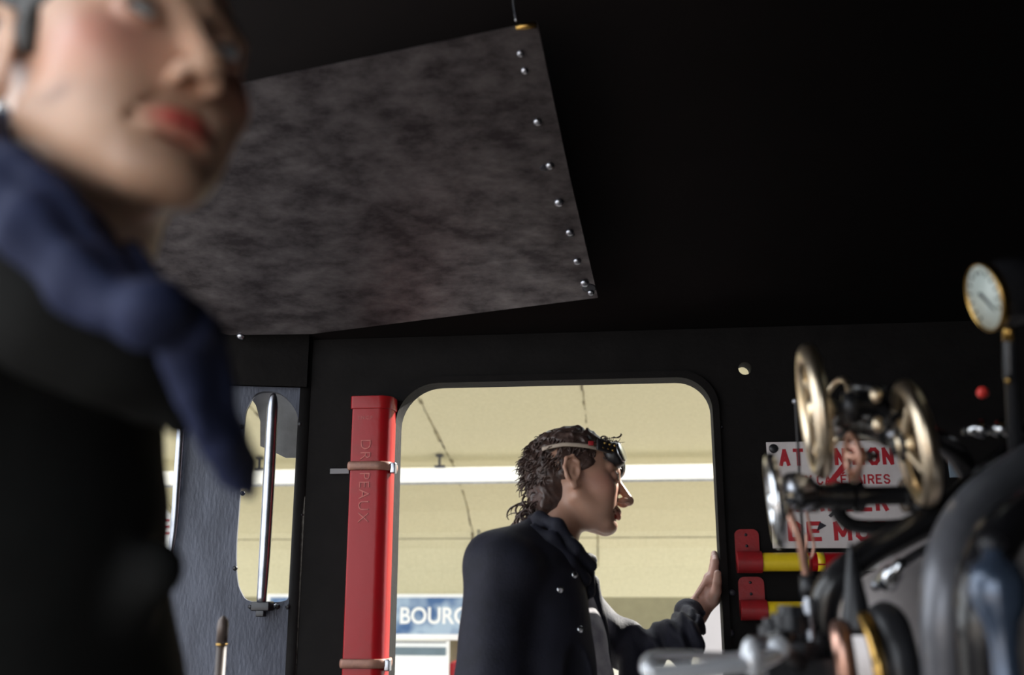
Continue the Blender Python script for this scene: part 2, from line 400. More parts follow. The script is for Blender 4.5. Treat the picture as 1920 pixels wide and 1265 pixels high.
# left sheet, angled in towards the tender: runs from (xl, WY) to nearer the camera
P0 = Vector((xl, WY, 0)); dirL = Vector((-1, -.28, 0)).normalized(); nL = Vector((dirL.y, -dirL.x, 0)); nL = nL if nL.y < 0 else -nL
def onL(px, py):
    p = atp(px, py, P0, nL); return ((p-P0).dot(dirL), p.z)
def polyL(pts): return [onL(*p) for p in pts]
op2 = [(466, 760), (480, 738), (505, 733), (530, 740), (552, 765), (560, 800), (561, 900), (556, 1000), (551, 1080), (543, 1112), (530, 1127), (470, 1127), (452, 1110), (444, 1080), (443, 1020), (449, 940), (456, 840), (460, 780)]
op1 = [(345, 712), (341, 800), (334, 900), (327, 1000), (318, 1060), (300, 1090), (230, 1090), (205, 1060), (200, 760), (215, 725), (240, 712)]
def sm2(pts, n=4):
    return [(v.x, v.y) for v in smoothpts([Vector((a, b_, 0)) for a, b_ in pts], n, True)]
ML = basis(P0-nL*.012, dirL, (0, 0, 1), nL)
o2 = sm2(polyL(op2)); o1 = sm2(polyL(op1))
struct('wall_left', plate([[(0, 0), (.62, 0), (.62, 1.98), (0, 1.98)], o2, o1], .02, ML), 'sheet')
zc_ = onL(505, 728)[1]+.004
struct('shade_strip', plate([[(0, zc_), (.62, zc_), (.62, 1.98), (0, 1.98)]], .016, basis(P0+nL*.008, dirL, (0, 0, 1), nL)), 'wallblack')  # black strip added to stand in for shade along the sheet's top
# roof: arched shell over the cab (profile in YZ, runs along X)
rp = [(2.46, 1.885), (2.30, 1.985), (2.05, 2.125), (1.7, 2.285), (1.3, 2.44), (.9, 2.53), (.4, 2.55), (-.1, 2.45), (-.5, 2.25), (-.72, 1.9)]
b = BM(); X0, X1 = -1.15, 1.34
up = [(y, z+.04) for y, z in rp]; ring = rp+up[::-1]
A = [b.verts.new((X0, y, z)) for y, z in ring]; B = [b.verts.new((X1, y, z)) for y, z in ring]; n = len(ring)
for i in range(n): b.faces.new((A[i], A[(i+1) % n], B[(i+1) % n], B[i]))
for i in range(len(rp)-1):
    b.faces.new((A[i], A[i+1], A[n-2-i], A[n-1-i])); b.faces.new((B[i], B[n-1-i], B[n-2-i], B[i+1]))
struct('ceiling', b, 'roof', True)
b = BM(); box(b, (.09, .87, -.03), (2.5, 3.2, .06)); struct('floor', b, 'planks')
b = BM(); prism(b, [(1.30, -.75, 0), (1.30, 2.46, 0)]+[(1.30, y, z+.01) for y, z in rp], (.04, 0, 0)); struct('wall_front', b, 'black')
# near side wall behind the camera: unseen, windowless, cut short to let light in
struct('wall_near', plate([[(-.12, 0), (1.3, 0), (1.3, 1.93), (-.12, 1.93)]], .05, basis((0, -.70, 0), (1, 0, 0), (0, 0, 1), (0, -1, 0))), 'black')
b = BM(); box(b, (1.0, .9, -.55), (7, 3.0, .9)); struct('trim_2', b, 'iron')      # frames and running gear below the floor
# frame strip round the big window
fr_o = rrect(wx0-.016, wx1+.016, wzb-.02, wzt+.016, (.04, .04, .09, .113)); fr_i = rrect(wx0, wx1, wzb, wzt, (.03, .03, .082, .105))
o = struct('window_1', plate([fr_o, fr_i], .010, basis((0, WY-.005, 0), (1, 0, 0), (0, 0, 1), (0, -1, 0))), 'wallblack')
# corner post between the wall and the left sheet
b = BM(); lathe(b, [(.018, 0), (.018, 1.93)], (xl-.004, WY+.01, 0), (0, 0, 1)); struct('trim_3', b, 'wallblack', True)

#@@ WALLTHINGS
# ============================================================ roof panel with rivets
def onp(px, py):                                          # plane z = a + b*Y (above the camera)
    r = ray(px, py); Y = 1.65/(r.z/r.y+.4545); return at(px, py, Y)
npan = Vector((0, -.4545, -1)).normalized()
t = Thing('roof_hatch_panel', 'large sooty riveted steel panel hanging under the cab roof', 'panel', onp(700, 380))
pts = [onp(*p) for p in [(1007, 42), (1068, 330), (1121, 558), (585, 626), (430, 628), (140, 560), (100, 230)]]
b = BM(); prism(b, pts, -npan*.004); t.part('sheet', b, 'panel', smooth=False)
for (x, y, r) in [(976, 100, 7), (984, 132, 7), (1008, 228, 8), (1031, 310, 8), (1048, 379, 9), (1068, 435, 8), (1082, 489, 8), (1096, 530, 9), (1108, 548, 7), (452, 630, 8)]:
    p = onp(x, y); b = BM(); rr = r/F*(p-Vector((0, 0, HC))).length; lathe(b, [(rr, 0), (rr*.95, rr*.35), (rr*.6, rr*.75), (rr*.1, rr*.9)], p, npan, 14); t.part('rivet', b, 'steel')
for (x, y, r) in [(1020, 315, 8), (1070, 440, 8), (1105, 540, 13)]:
    p = onp(x, y); b = BM(); rr = r/F*(p-Vector((0, 0, HC))).length; lathe(b, [(rr, 0), (rr*.8, .001)], p, npan, 14); t.part('rivet_hole', b, 'darkink')
b = BM(); a0, a1 = onp(968, 49), onp(1006, 44); tube(b, [a0+npan*.004, a1+npan*.004], .0055, 10, smooth=1); t.part('brass_catch', b, 'gold', label='brass catch')
b = BM(); a = onp(968, 40); tube(b, [a+Vector((0, 0, .0)), a+Vector((-.005, 0, .04)), a+Vector((-.005, 0, .09))], .0025, 8); t.part('hanging_wire', b, 'steel')
# ============================================================ red flag box
FY = WY-.035
def rx(px, py, Y=FY): return at(px, py, Y)
a = rx(658, 1000); c = rx(712, 1000); xr = rx(731, 1000).x; zt = rx(690, 748).z; zb = .92
cx = (a.x+c.x)/2; wbox = c.x-a.x
t = Thing('flag_case', 'tall red metal case lettered DRAPEAUX strapped to the dark wall left of the window', 'case', ((a.x+xr)/2, FY+.02, zb))
bd = xr-a.x
body = plate([rrect(a.x, xr, -.03, .03, (.006, .006, .03, .03))], zt-zb-.02, basis((0, FY, (zt-.02+zb)/2), (1, 0, 0), (0, -1, 0), (0, 0, -1)))
body = plate([rrect(a.x, xr, -.032, .034, (.004, .004, .030, .006))], zt-zb-.022, basis((0, FY, (zt-.022+zb)/2), (1, 0, 0), (0, -1, 0), (0, 0, 1)))
o = t.part('body', body, 'red'); autosmooth(o)
lid = plate([rrect(a.x-.002, xr+.002, -.032, .037, (.004, .004, .031, .007))], .028, basis((0, FY, zt-.014), (1, 0, 0), (0, -1, 0), (0, 0, 1)), bevel=.0015)
o = t.part('lid', lid, 'red'); autosmooth(o)
mt = basis((cx-.010, FY-.0345, rx(690, 826).z), (0, 0, -1), (1, 0, 0), (0, -1, 0))
capz = .026
t.part('embossed_lettering', text('DRAPEAUX', capz/.70, mt, .0012, off=-.0006, sx=1.0, sp=1.08), mat('worn_embossing', (.50, .10, .07), .35, scale=60, col2=(.30, .02, .015)), smooth=False)
mt = basis((cx-.02, FY-.0342, rx(690, 790).z), (1, 0, 0), (0, 0, 1), (0, -1, 0))
t.part('embossed_number', text('S.N.C.F', .012, mt, .0006), mat('worn_small_embossing', (.45, .06, .05), .35), smooth=False)
for yy in (876, 1242):
    z = rx(690, yy).z; b = BM()
    lp = rrect(a.x-.003, xr+.004, -.034, .0385, (.003, .003, .034, .008), 8)
    tube(b, [Vector((x, FY-y, z)) for x, y in lp], .0105, 10, True, 1, flat=.35, up=Vector((0, 0, 1)))
    s = t.part('strap', b, 'strap')
    b = BM(); box(b, (xr+.007, FY-.012, z-.004), (.014, .02, .026), bev=.003); t.part('buckle', b, 'steel', parent=s)
b = BM(); p = rx(640, 883, WY-.004); box(b, (p.x-.004, WY-.004, p.z), (.048, .006, .013), bev=.001)
o = recenter(link('wall_bracket', tomesh('wall_bracket', b), mat('dull_bracket', (.16, .16, .17), .5))); tag(o, 'short grey metal strip fixed on the dark wall left of the red case', 'bracket')
# ============================================================ left sheet fittings
def pL(px, py, off=.0):
    return atp(px, py, P0+nL*off, nL)
t = Thing('pivoting_window_leaf', 'narrow polished window leaf seen edge-on in the second opening from the left', 'window leaf', pL(492, 1130, .03))
b = BM(); tube(b, [pL(514, 737, .035), pL(511, 765, .035), pL(504, 900, .035), pL(496, 1040, .035), pL(490, 1128, .035)], [.003, .0135, .0145, .0135, .011], 14); t.part('edge_tube', b, 'steel')
b = BM(); tube(b, [pL(503, 765, .03), pL(497, 900, .03), pL(489, 1040, .03), pL(484, 1120, .03)], .004, 8); t.part('edge_bead', b, 'chrome')
b = BM(); q = pL(492, 1136, .02); box(b, q, (.045, .035, .022), bev=.003); box(b, q+Vector((.0, -.006, -.016)), (.02, .02, .016), bev=.002); bk = t.part('hinge_bracket', b, 'iron')
for dx in (-22, 22):
    b = BM(); lathe(b, [(.005, 0), (.0045, .004), (.001, .006)], pL(495+dx, 1135, .0), nL, 12); t.part('bolt', b, 'steel', parent=bk)
# grey pane hanging in the top of the second opening
pts = [(482, 735), (500, 730), (556, 752), (562, 800), (558, 858), (536, 858), (503, 842), (488, 836), (488, 790), (480, 760), (470, 745)]
b = BM(); prism(b, [atp(x, y, P0-nL*.05, nL) for x, y in pts], -nL*.004)
o = recenter(link('wind_deflector', tomesh('wind_deflector', b), 'glass')); tag(o, 'grey dusty wind deflector plate filling the top of the second opening', 'deflector')
b = BM(); tube(b, [pL(343, 712, .02), pL(340, 790, .02), pL(333, 900, .02), pL(327, 985, .02), pL(320, 1040, .02)], [.006, .010, .010, .009, .006], 12)
o = recenter(link('grab_rail', tomesh('grab_rail', b), 'steel', smooth=True)); tag(o, 'slim steel rail along the right edge of the far left opening', 'rail')
b = BM()
for x, y in [(452, 800), (455, 925), (441, 1065), (331, 917), (324, 1000), (566, 965), (563, 795), (557, 1082), (470, 1137), (540, 1137), (520, 1137)]:
    n_r = {(452, 800): 'upper left rim of the second opening', (455, 925): 'left rim of the second opening at trunking height', (441, 1065): 'lower left rim of the second opening', (331, 917): 'right side of the far left opening, upper one', (324, 1000): 'right side of the far left opening, lower one', (566, 965): 'right rim of the second opening at mid height', (563, 795): 'upper right rim of the second opening', (557, 1082): 'lower right rim of the second opening', (470, 1137): 'sill left of the hinge bracket', (540, 1137): 'sill right of the hinge bracket, outer one', (520, 1137): 'sill right of the hinge bracket, inner one'}[(x, y)]
    b2 = BM(); lathe(b2, [(.006, -.002), (.006, .003), (.004, .006), (.001, .007)], pL(x, y, 0), nL, 12)
    o = recenter(link('rivet', tomesh('rivet', b2), 'iron', smooth=True)); tag(o, 'small round rivet head at the '+n_r, 'rivet', 'rivets on the blue-grey sheet')
b.free()
t = Thing('lever_handle', 'dark upright lever handle with rounded top before the blue-grey sheet', 'lever', at(414, 1600, 1.75))
top = at(419, 1158, 1.75); bot = Vector((top.x, top.y, .02)); t.e.location = bot; t.l = bot.copy()
b = BM(); lathe(b, [(.0085, 0), (.0085, top.z-.02-.045)], bot, (0, 0, 1), 16); t.part('rod', b, mat('brown_rod', (.07, .05, .042), .45, 0))
b = BM(); lathe(b, [(.0098, 0), (.0098, .03), (.0085, .038), (.004, .044), (.0005, .046)], bot+Vector((0, 0, top.z-.02-.042)), (0, 0, 1), 16); t.part('grip_cap', b, mat('worn_handle', (.10, .075, .065), .35, .3))
b = BM(); lathe(b, [(.0101, 0), (.0101, .003)], bot+Vector((0, 0, top.z-.02-.046)), (0, 0, 1), 16); t.part('brass_ring', b, 'gold')
# ============================================================ warning sign
SG = WY-.006
s0 = at(1438, 829, SG); s1 = at(1447, 1028, SG); s2 = at(1738, 1028, SG)
sx0 = (s0.x+s1.x)/2; sx1 = s2.x; sz1 = s0.z; sz0 = s1.z
t = Thing('warning_sign', 'white enamel warning sign with red lettering about overhead wires', 'sign', ((sx0+sx1)/2, SG, sz0))
b = BM(); box(b, ((sx0+sx1)/2, SG-.002, (sz0+sz1)/2), (sx1-sx0, .004, sz1-sz0), bev=.0012); t.part('plate', b, 'enamel', smooth=False)
_o = [(.28, 0), (.72, 0), (1, .2), (1, .8), (.72, 1), (.28, 1), (0, .8), (0, .2), (.28, 0)]
GL = {'A': [[(0, 0), (.5, 1), (1, 0)], [(.18, .33), (.82, .33)]], 'T': [[(0, 1), (1, 1)], [(.5, 1), (.5, 0)]], 'E': [[(1, 1), (0, 1), (0, 0), (1, 0)], [(0, .52), (.8, .52)]],
      'N': [[(0, 0), (0, 1), (1, 0), (1, 1)]], 'I': [[(0, 0), (0, 1)]], 'O': [_o], 'D': [[(0, 0), (0, 1), (.65, 1), (1, .8), (1, .2), (.65, 0), (0, 0)]],
      'G': [[(1, .8), (.72, 1), (.28, 1), (0, .8), (0, .2), (.28, 0), (.72, 0), (1, .2), (1, .48), (.6, .48)]], 'R': [[(0, 0), (0, 1), (.7, 1), (1, .85), (1, .62), (.7, .48), (0, .48)], [(.6, .48), (1, 0)]],
      'M': [[(0, 0), (0, 1), (.5, .25), (1, 1), (1, 0)]], 'U': [[(0, 1), (0, .2), (.28, 0), (.72, 0), (1, .2), (1, 1)]], 'X': [[(0, 0), (1, 1)], [(0, 1), (1, 0)]],
      'C': [[(1, .78), (.72, 1), (.28, 1), (0, .8), (0, .2), (.28, 0), (.72, 0), (1, .22)]], 'S': [[(1, .82), (.72, 1), (.28, 1), (0, .82), (0, .66), (.2, .54), (.8, .44), (1, .32), (1, .18), (.72, 0), (.28, 0), (0, .18)]]}
GL['É'] = GL['E']+[[(.35, 1.22), (.7, 1.38)]]
def line(s, pxa, pxb, ytop, ybot, wt):
    "painted block capitals; wt = stroke width as a share of the cap height"
    A = at(pxa, ybot, SG); Bp = at(pxb, ybot, SG); T = at((pxa+pxb)/2, ytop, SG); Bm = at((pxa+pxb)/2, ybot, SG); h = T.z-Bm.z; kk = 0
    gp = .20; adv = [.42 if c == ' ' else (.40 if c == 'I' else (1.15 if c == 'M' else 1.0)) for c in s]
    unit = (Bp.x-A.x)/(sum(adv)-gp); x = A.x; hw = h*wt/2; b = BM(); Y = SG-.0046
    for c, a in zip(s, adv):
        if c != ' ':
            wd = (a-gp)*unit
            for st in GL[c]:
                P = [Vector((x+(hw if c != 'I' else 0)+(wd-2*hw if c != 'I' else 0)*u, Y, Bm.z+hw+(h-2*hw)*v)) for u, v in st]
                for p, q in zip(P, P[1:]):
                    d = (q-p).normalized(); n_ = Vector((-d.z, 0, d.x)); e = d*hw*.75
                    kk += 1; o_ = Vector((0, -.00003*(kk % 9), 0)); prism(b, [p-e+n_*hw+o_, q+e+n_*hw+o_, q+e-n_*hw+o_, p-e-n_*hw+o_], (0, .0008, 0))
        x += a*unit
    t.part('lettering', b, 'signred', smooth=False)
line('ATTENTION', 1461, 1676, 840, 873, .20)
line('AUX CATÉNAIRES', 1481, 1669, 890, 908, .16)
line('DANGER', 1492, 1666, 924, 959, .21)
line('DE MORT', 1478, 1706, 977, 1014, .21)
def zig(pts, m, nm):
    b = BM(); prism(b, [at(x, y, SG-.0049) for x, y in pts], (0, .0006, 0)); t.part(nm, b, m, smooth=False)
zig([(1584, 862), (1596, 868), (1566, 900), (1604, 916), (1604, 924), (1564, 926), (1548, 908)], 'signred', 'lightning_bolt')
zig([(1605, 918), (1608, 926), (1558, 970), (1553, 966)], 'darkink', 'lightning_tail')
zig([(1531, 996), (1537, 978), (1550, 985)], 'darkink', 'arrow_head')
b = BM(); q = at(1450, 841, SG); lathe(b, [(.011, 0), (.010, .002), (.005, .004)], (q.x, SG-.004, q.z), (0, -1, 0), 18); t.part('fixing_bolt', b, 'iron')
# ============================================================ red holders with flare tubes
def holder(x0, x1, ytop, ymid, ybot, lab, tubes, tlab):
    Yh = WY-.03
    a = at(x0, ymid, Yh); c = at(x1, ymid, Yh); zt_ = at(x0, ytop, WY-.004).z; zm = a.z; zl = at(x0, ybot, Yh).z
    t = Thing('flare_holder', lab, 'holder', ((a.x+c.x)/2, WY, zl), 'red holders beside the window')
    xc = (a.x+c.x)/2; wd = c.x-a.x
    me = plate([rrect(-wd/2, wd/2, zl+.006, zt_, (.002, .002, .014, .014))], .004, basis((xc, WY-.003, 0), (1, 0, 0), (0, 0, 1), (0, -1, 0))); t.part('back_plate', me, 'redplate', smooth=False)
    R_ = (zm-zl)/2; zc = (zm+zl)/2
    b = BM(); lathe(b, [(R_, -wd/2), (R_, wd/2)], (xc, WY-.006-R_, zc), (1, 0, 0), 32); o = t.part('socket', b, 'redplate'); autosmooth(o)
    b = BM(); box(b, (xc, WY-.006-R_*.5, zc-R_*.5), (wd, R_, R_), bev=.002); t.part('socket_foot', b, 'redplate', smooth=False)
    for k, f in ((.3, .25), (.3, .75)):
        b = BM(); lathe(b, [(.0035, 0), (.003, .002)], (xc-.002+.001*f, WY-.005, zt_-(zt_-zm)*f), (0, -1, 0), 10); t.part('screw', b, 'darkink')
    yt = Thing('flare_tube', tlab, 'flare tube', (c.x, WY-.006-R_, zc-R_))
    xs = [c.x-.02]
    for (pxe, mm, rr) in tubes:
        xe = at(pxe, (ymid+ybot)/2, Yh).x
        b = BM(); lathe(b, [(R_*rr, 0), (R_*rr, xe-xs[-1])], (xs[-1], WY-.006-R_, zc), (1, 0, 0), 28); o = yt.part({'yellow': 'yellow_section', 'signred': 'red_section', 'red': 'red_section', 'white': 'white_section'}[mm], b, mm); autosmooth(o)
        xs.append(xe)
    return t, yt, R_, zc
h1, y1_, R1, zc1 = holder(1381, 1427, 992, 1033, 1074, 'red holder beside the window, upper of the two', [(1515, 'yellow', .86), (1531, 'red', .86), (1596, 'red', .86), (1660, 'white', .86)], 'yellow, red and white flare tube in the upper red holder')
h2, y2_, R2, zc2 = holder(1388, 1437, 1081, 1124, 1163, 'red holder beside the window, lower of the two', [(1560, 'yellow', .86)], 'yellow flare tube in the lower red holder')
q0 = at(1541, 1055, WY-.05)
ring = BM(); lathe(ring, [(R1*.875, -.008), (R1*.875, .008)], (q0.x, WY-.006-R1, zc1), (1, 0, 0), 28); y1_.part('yellow_band', ring, 'yellow')
q0 = at(1517, 1055, WY-.05); ring = BM(); lathe(ring, [(R1*.875, -.003), (R1*.875, .003)], (q0.x+.004, WY-.006-R1, zc1), (1, 0, 0), 28); y1_.part('red_ring', ring, 'red')
b = BM(); q0 = at(1541, 1055, WY-.05); box(b, (q0.x, WY-.006-R1*1.875, zc1-R1*.25), (.018, .002, .003)); y1_.part('painted_mark', b, 'red', smooth=False)
for dx in (0, 9):
    b = BM(); q0 = at(1587+dx, 1055, WY-.05); box(b, (q0.x, WY-.006-R1*1.86, zc1+R1*.05), (.004, .002, .010)); y1_.part('white_mark', b, 'white', smooth=False)
for x, y in [(1373, 1110), (1370, 1186), (1353, 800), (1353, 905)]:
    b = BM(); q = at(x, y, WY); rr = .009 if y > 1000 else .004
    lathe(b, [(rr, 0), (rr*.8, .003), (rr*.3, .005)], (q.x, WY-.001, q.z), (0, -1, 0), 14)
    o = recenter(link('wall_bolt', tomesh('wall_bolt', b), 'darkink', smooth=True)); tag(o, {1110: 'larger dark bolt head beside the gap between red holders and gripping hand', 1186: 'larger dark bolt head below the red holders by the window edge', 800: 'tiny bolt head by the upper right window edge', 905: 'tiny bolt head by the window edge at trunking height'}[y], 'bolt', 'bolts right of the window')

#@@ GEAR
# ============================================================ valves, pipes and boiler at the right
def handwheel(label, px, py, ry, d, ax, mt, th=.011, spokes=4, stem=None):
    c = atd(px, py, d); Rr = ry/F*d; ax = Vector(ax).normalized()
    t = Thing('valve_handwheel', label, 'handwheel', c, None)
    b = BM(); torus(b, c, ax, Rr, th); t.part('rim', b, mt)
    u = Vector((0, 0, 1)); u = (u-ax*u.dot(ax)).normalized(); s = ax.cross(u)
    for k in range(spokes):
        a = 2*math.pi*(k+.5)/spokes; dv = u*math.cos(a)+s*math.sin(a); b = BM()
        tube(b, [c+ax*.012, c+dv*Rr*.5+ax*.008, c+dv*Rr*.97], [th*.75, th*.55, th*.6], 8, smooth=3); t.part('spoke', b, mt)
    b = BM(); lathe(b, [(th*1.5, -.008), (th*1.7, .004), (th*1.4, .02), (th*.8, .026)], c, ax, 18); t.part('hub', b, mt)
    if stem:
        b = BM(); lathe(b, [(th*.8, .02), (th*.8, stem*.5), (th*1.8, stem*.5), (th*1.8, stem*.7), (th*1.1, stem*.7), (th*1.1, stem)], c, ax, 16); t.part('valve_stem', b, 'iron')
    return t, c, Rr, ax
DG = 1.25
wA = handwheel('large worn brass handwheel, leftmost and highest of the valve wheels', 1527, 770, 111, 1.22, va(1527, 772, 1, .12, .05), 'brass', .0105, stem=.07)
wB = handwheel('large worn brass handwheel to the right, before the warning sign corner', 1716, 830, 104, 1.15, va(1716, 830, -1, -.20, -.10), 'brass', .0105, stem=.028)
wC = handwheel('small copper-coloured handwheel hanging between the two large wheels', 1599, 856, 42, 1.2, va(1599, 856, 1, .26), 'copper', .0042, stem=.03)
wD = handwheel('bright steel handwheel in front of the lower left of the warning sign', 1454, 938, 78, 1.22, va(1454, 938, 1, .06, .06), 'chrome', .0075, stem=.05)
wE = handwheel('dark brass handwheel half hidden behind the leftmost large wheel', 1563, 775, 66, 1.36, va(1563, 775, 1, .35, -.3), 'brass', .0045, stem=.04)
# valve body between the wheels
t = Thing('steam_manifold', 'black valve body with bright studs between the two large handwheels', 'valve', atd(1640, 850, 1.22))
b = BM(); tube(b, [atd(1560, 778, 1.25), atd(1600, 782, 1.25), atd(1640, 786, 1.23), atd(1680, 808, 1.19)], [.018, .026, .028, .022], 18); t.part('body', b, 'pipe')
b = BM(); lathe(b, [(.030, 0), (.030, .012), (.022, .012), (.018, .035), (.026, .035), (.026, .046)], atd(1628, 790, 1.23), cdir(.1, 1, 0), 20); t.part('bonnet', b, 'pipe')
b = BM(); tube(b, [atd(1675, 800, 1.2), atd(1740, 815, 1.24), atd(1800, 860, 1.3), atd(1850, 960, 1.35)], .014, 14); t.part('feed_neck', b, 'pipe')
for x, y in [(1642, 740), (1646, 795)]:
    b = BM(); ball(b, atd(x, y, 1.18), .007, (1, 1, 1.4)); t.part('stud', b, 'brass')
b = BM(); tube(b, [atd(1662, 800, 1.2), atd(1680, 815, 1.18), atd(1686, 828, 1.18)], .010, 12); t.part('bright_elbow', b, 'steel')
b = BM(); ball(b, atd(1570, 790, 1.25), .013, (1, 1, 1.6)); t.part('gland_nut', b, 'steel')
# cross shaft
t = Thing('cross_shaft', 'thick black ribbed shaft crossing the middle of the warning sign', 'shaft', atd(1600, 960, 1.27))
b = BM(); ax = (atd(1712, 928, 1.27)-atd(1492, 932, 1.27)); L_ = ax.length
lathe(b, [(.010, 0), (.017, .004), (.0175, L_*.10), (.0195, L_*.10), (.0195, L_*.18), (.0165, L_*.18), (.0165, L_*.34), (.019, L_*.34), (.019, L_*.46), (.012, L_*.46), (.012, L_*.48), (.0205, L_*.49), (.0205, L_*.56), (.012, L_*.57), (.012, L_*.92), (.022, L_*.92), (.022, L_), (.01, L_)], atd(1492, 932, 1.27), ax, 22); o = t.part('shaft', b, 'pipe'); autosmooth(o)
b = BM(); tube(b, [atd(1565, 945, 1.27), atd(1580, 972, 1.27), atd(1605, 986, 1.27), atd(1660, 988, 1.27), atd(1740, 985, 1.27), atd(1790, 1010, 1.3), atd(1800, 1100, 1.35)], .0095, 14); t.part('bent_drain_pipe', b, 'pipe')
b = BM(); lathe(b, [(.020, 0), (.024, .01), (.024, .03), (.014, .04)], atd(1470, 915, 1.25), cdir(1, -.3, .1), 18); t.part('bright_collar', b, 'steel')
b = BM(); tube(b, [atd(1712, 928, 1.27), atd(1760, 960, 1.25), atd(1800, 1040, 1.25)], [.02, .022, .02], 14); t.part('support_arm', b, 'pipe')
# small copper pipe and wires
t = Thing('oil_pipe', 'thin pinkish copper pipe running down before the flare tubes', 'pipe', atd(1516, 1160, 1.2))
b = BM(); tube(b, [atd(1468, 925, 1.22), atd(1480, 960, 1.21), atd(1498, 1010, 1.2), atd(1512, 1070, 1.2), atd(1517, 1120, 1.2), atd(1518, 1180, 1.2)], [.0065, .005, .005, .006, .0065, .006], 10); t.part('pipe', b, 'copper')
b = BM(); lathe(b, [(.011, -.014), (.012, 0), (.011, .014)], atd(1517, 1100, 1.2), (0, 0, 1), 8); t.part('union_nut', b, 'iron')
t = Thing('sight_wire', 'thin dark wire hanging before the left end of the warning sign', 'wire', atd(1508, 1030, 1.6))
b = BM(); tube(b, [atd(1492, 752, 1.6), atd(1497, 850, 1.6), atd(1502, 960, 1.6), atd(1508, 1030, 1.6)], .0022, 6); t.part('wire', b, 'iron')
b = BM(); ball(b, atd(1491, 752, 1.6), .0045); t.part('end_ball', b, 'steel')
b = BM(); tube(b, [atd(1509, 940, 1.55), atd(1518, 985, 1.55), atd(1526, 1020, 1.55), atd(1521, 1044, 1.55), atd(1513, 1040, 1.55), atd(1512, 1000, 1.55)], .002, 6)
o = recenter(link('copper_loop', tomesh('copper_loop', b), 'copper', smooth=True)); tag(o, 'thin copper wire loop dangling beside the wire over the sign', 'wire')
# big black pipe over the casing
b = BM(); tube(b, [atd(1548, 1200, 1.12), atd(1545, 1140, 1.12), atd(1565, 1090, 1.12), atd(1620, 1042, 1.13), atd(1690, 1003, 1.15), atd(1760, 965, 1.18), atd(1840, 900, 1.25), atd(1900, 850, 1.35)], [.016, .0165, .0165, .0165, .0165, .017, .018, .018], 20)
o = recenter(link('steam_pipe', tomesh('steam_pipe', b), 'pipe', smooth=True)); tag(o, 'glossy black pipe arching over the grey boiler casing from its left foot', 'pipe')
b = BM(); tube(b, [atd(1785, 1400, .98), atd(1775, 1265, .98), atd(1772, 1150, .98), atd(1780, 1050, 1.0), atd(1815, 970, 1.04), atd(1880, 905, 1.1), atd(1990, 835, 1.2)], .0235, 24)
o = recenter(link('steam_pipe', tomesh('steam_pipe', b), 'greypipe', smooth=True)); tag(o, 'thick grey pipe rising at right and bending over towards the edge', 'pipe')
b = BM(); tube(b, [atd(1862, 1400, .9), atd(1846, 1265, .9), atd(1840, 1150, .9), atd(1850, 1060, .92), atd(1890, 990, .96), atd(1990, 930, 1.02)], .023, 24)
o = recenter(link('steam_pipe', tomesh('steam_pipe', b), 'pipe', smooth=True)); tag(o, 'thick black pipe at the far right inside the grey pipe bend', 'pipe')
# boiler casing
cs = atd(1660, 1100, 1.2)
def fb(p):
    q = np.abs(p-np.array([.78, 1.62, .70]))-np.array([.49, .48, .66])+.14
    d = np.sqrt((np.maximum(q, 0)**2).sum(-1))+np.minimum(q.max(-1), 0)-.14
    return d
t = Thing('boiler_backhead', 'dull grey rounded boiler casing in the lower right corner behind the pipes', 'boiler', (.78, 1.5, 0))
def cas(p):
    a = atd(1600, 1130, 1.28); c = atd(1700, 1060, 1.32); e = atd(1900, 960, 1.5)
    d = cap(p, tuple(a+Vector((.10, .10, -.06))), tuple(c+Vector((.14, .16, -.09))), .10, .155)
    d = smin(d, cap(p, tuple(c+Vector((.14, .16, -.09))), (.95, 1.7, 1.28), .155, .26), .05)
    d = smin(d, cap(p, tuple(a+Vector((.10, .10, -.06))), (.50, 1.45, .3), .10, .22), .05)
    d = smin(d, ell(p, (.85, 1.65, .62), (.42, .42, .75)), .1)
    return d
t.part('casing', nets('casing', cas, (.1, .9, -.2), (1.29, 2.25, 1.7), .016), 'casing')
b = BM(); tube(b, [atd(1770, 1010, 1.3), atd(1700, 1050, 1.24), atd(1640, 1100, 1.2)], .006, 10); t.part('edge_bead', b, 'steel')
b = BM(); lathe(b, [(.012, 0), (.012, .02), (.006, .026), (.006, .04)], atd(1662, 1095, 1.17), cdir(.2, .8, -.6), 12); t.part('wash_out_plug', b, 'chrome')
# copper / brass pipes at the foot
for (pts, r, mm, lab) in [([(1600, 1400, 1.05), (1588, 1265, 1.05), (1578, 1200, 1.06), (1575, 1178, 1.08)], .0115, 'copper', 'short copper-brown pipe at the bottom edge left of the dark brass-edged column'),
                       ([(1668, 1400, 1.0), (1652, 1265, 1.0), (1638, 1200, 1.02), (1620, 1155, 1.05)], .0075, 'gold', 'thin bright brass pipe rising from the bottom edge in front of the casing'),
                       ([(1700, 1420, 1.02), (1690, 1265, 1.02), (1672, 1180, 1.04), (1655, 1160, 1.06)], .020, 'iron', 'dark stubby pipe with rounded top before the grey casing')]:
    b = BM(); tube(b, [atd(*p) for p in pts], r, 16); o = recenter(link('feed_pipe', tomesh('feed_pipe', b), mm, smooth=True)); tag(o, lab, 'pipe')
b = BM(); lathe(b, [(.018, 0), (.018, .01), (.004, .09), (.0005, .10)], atd(1609, 1190, 1.08), (0, 0, 1), 14); o = recenter(link('oil_can_spout', tomesh('oil_can_spout', b), 'iron', smooth=True)); tag(o, 'slim dark pointed spout standing against the grey casing', 'spout')
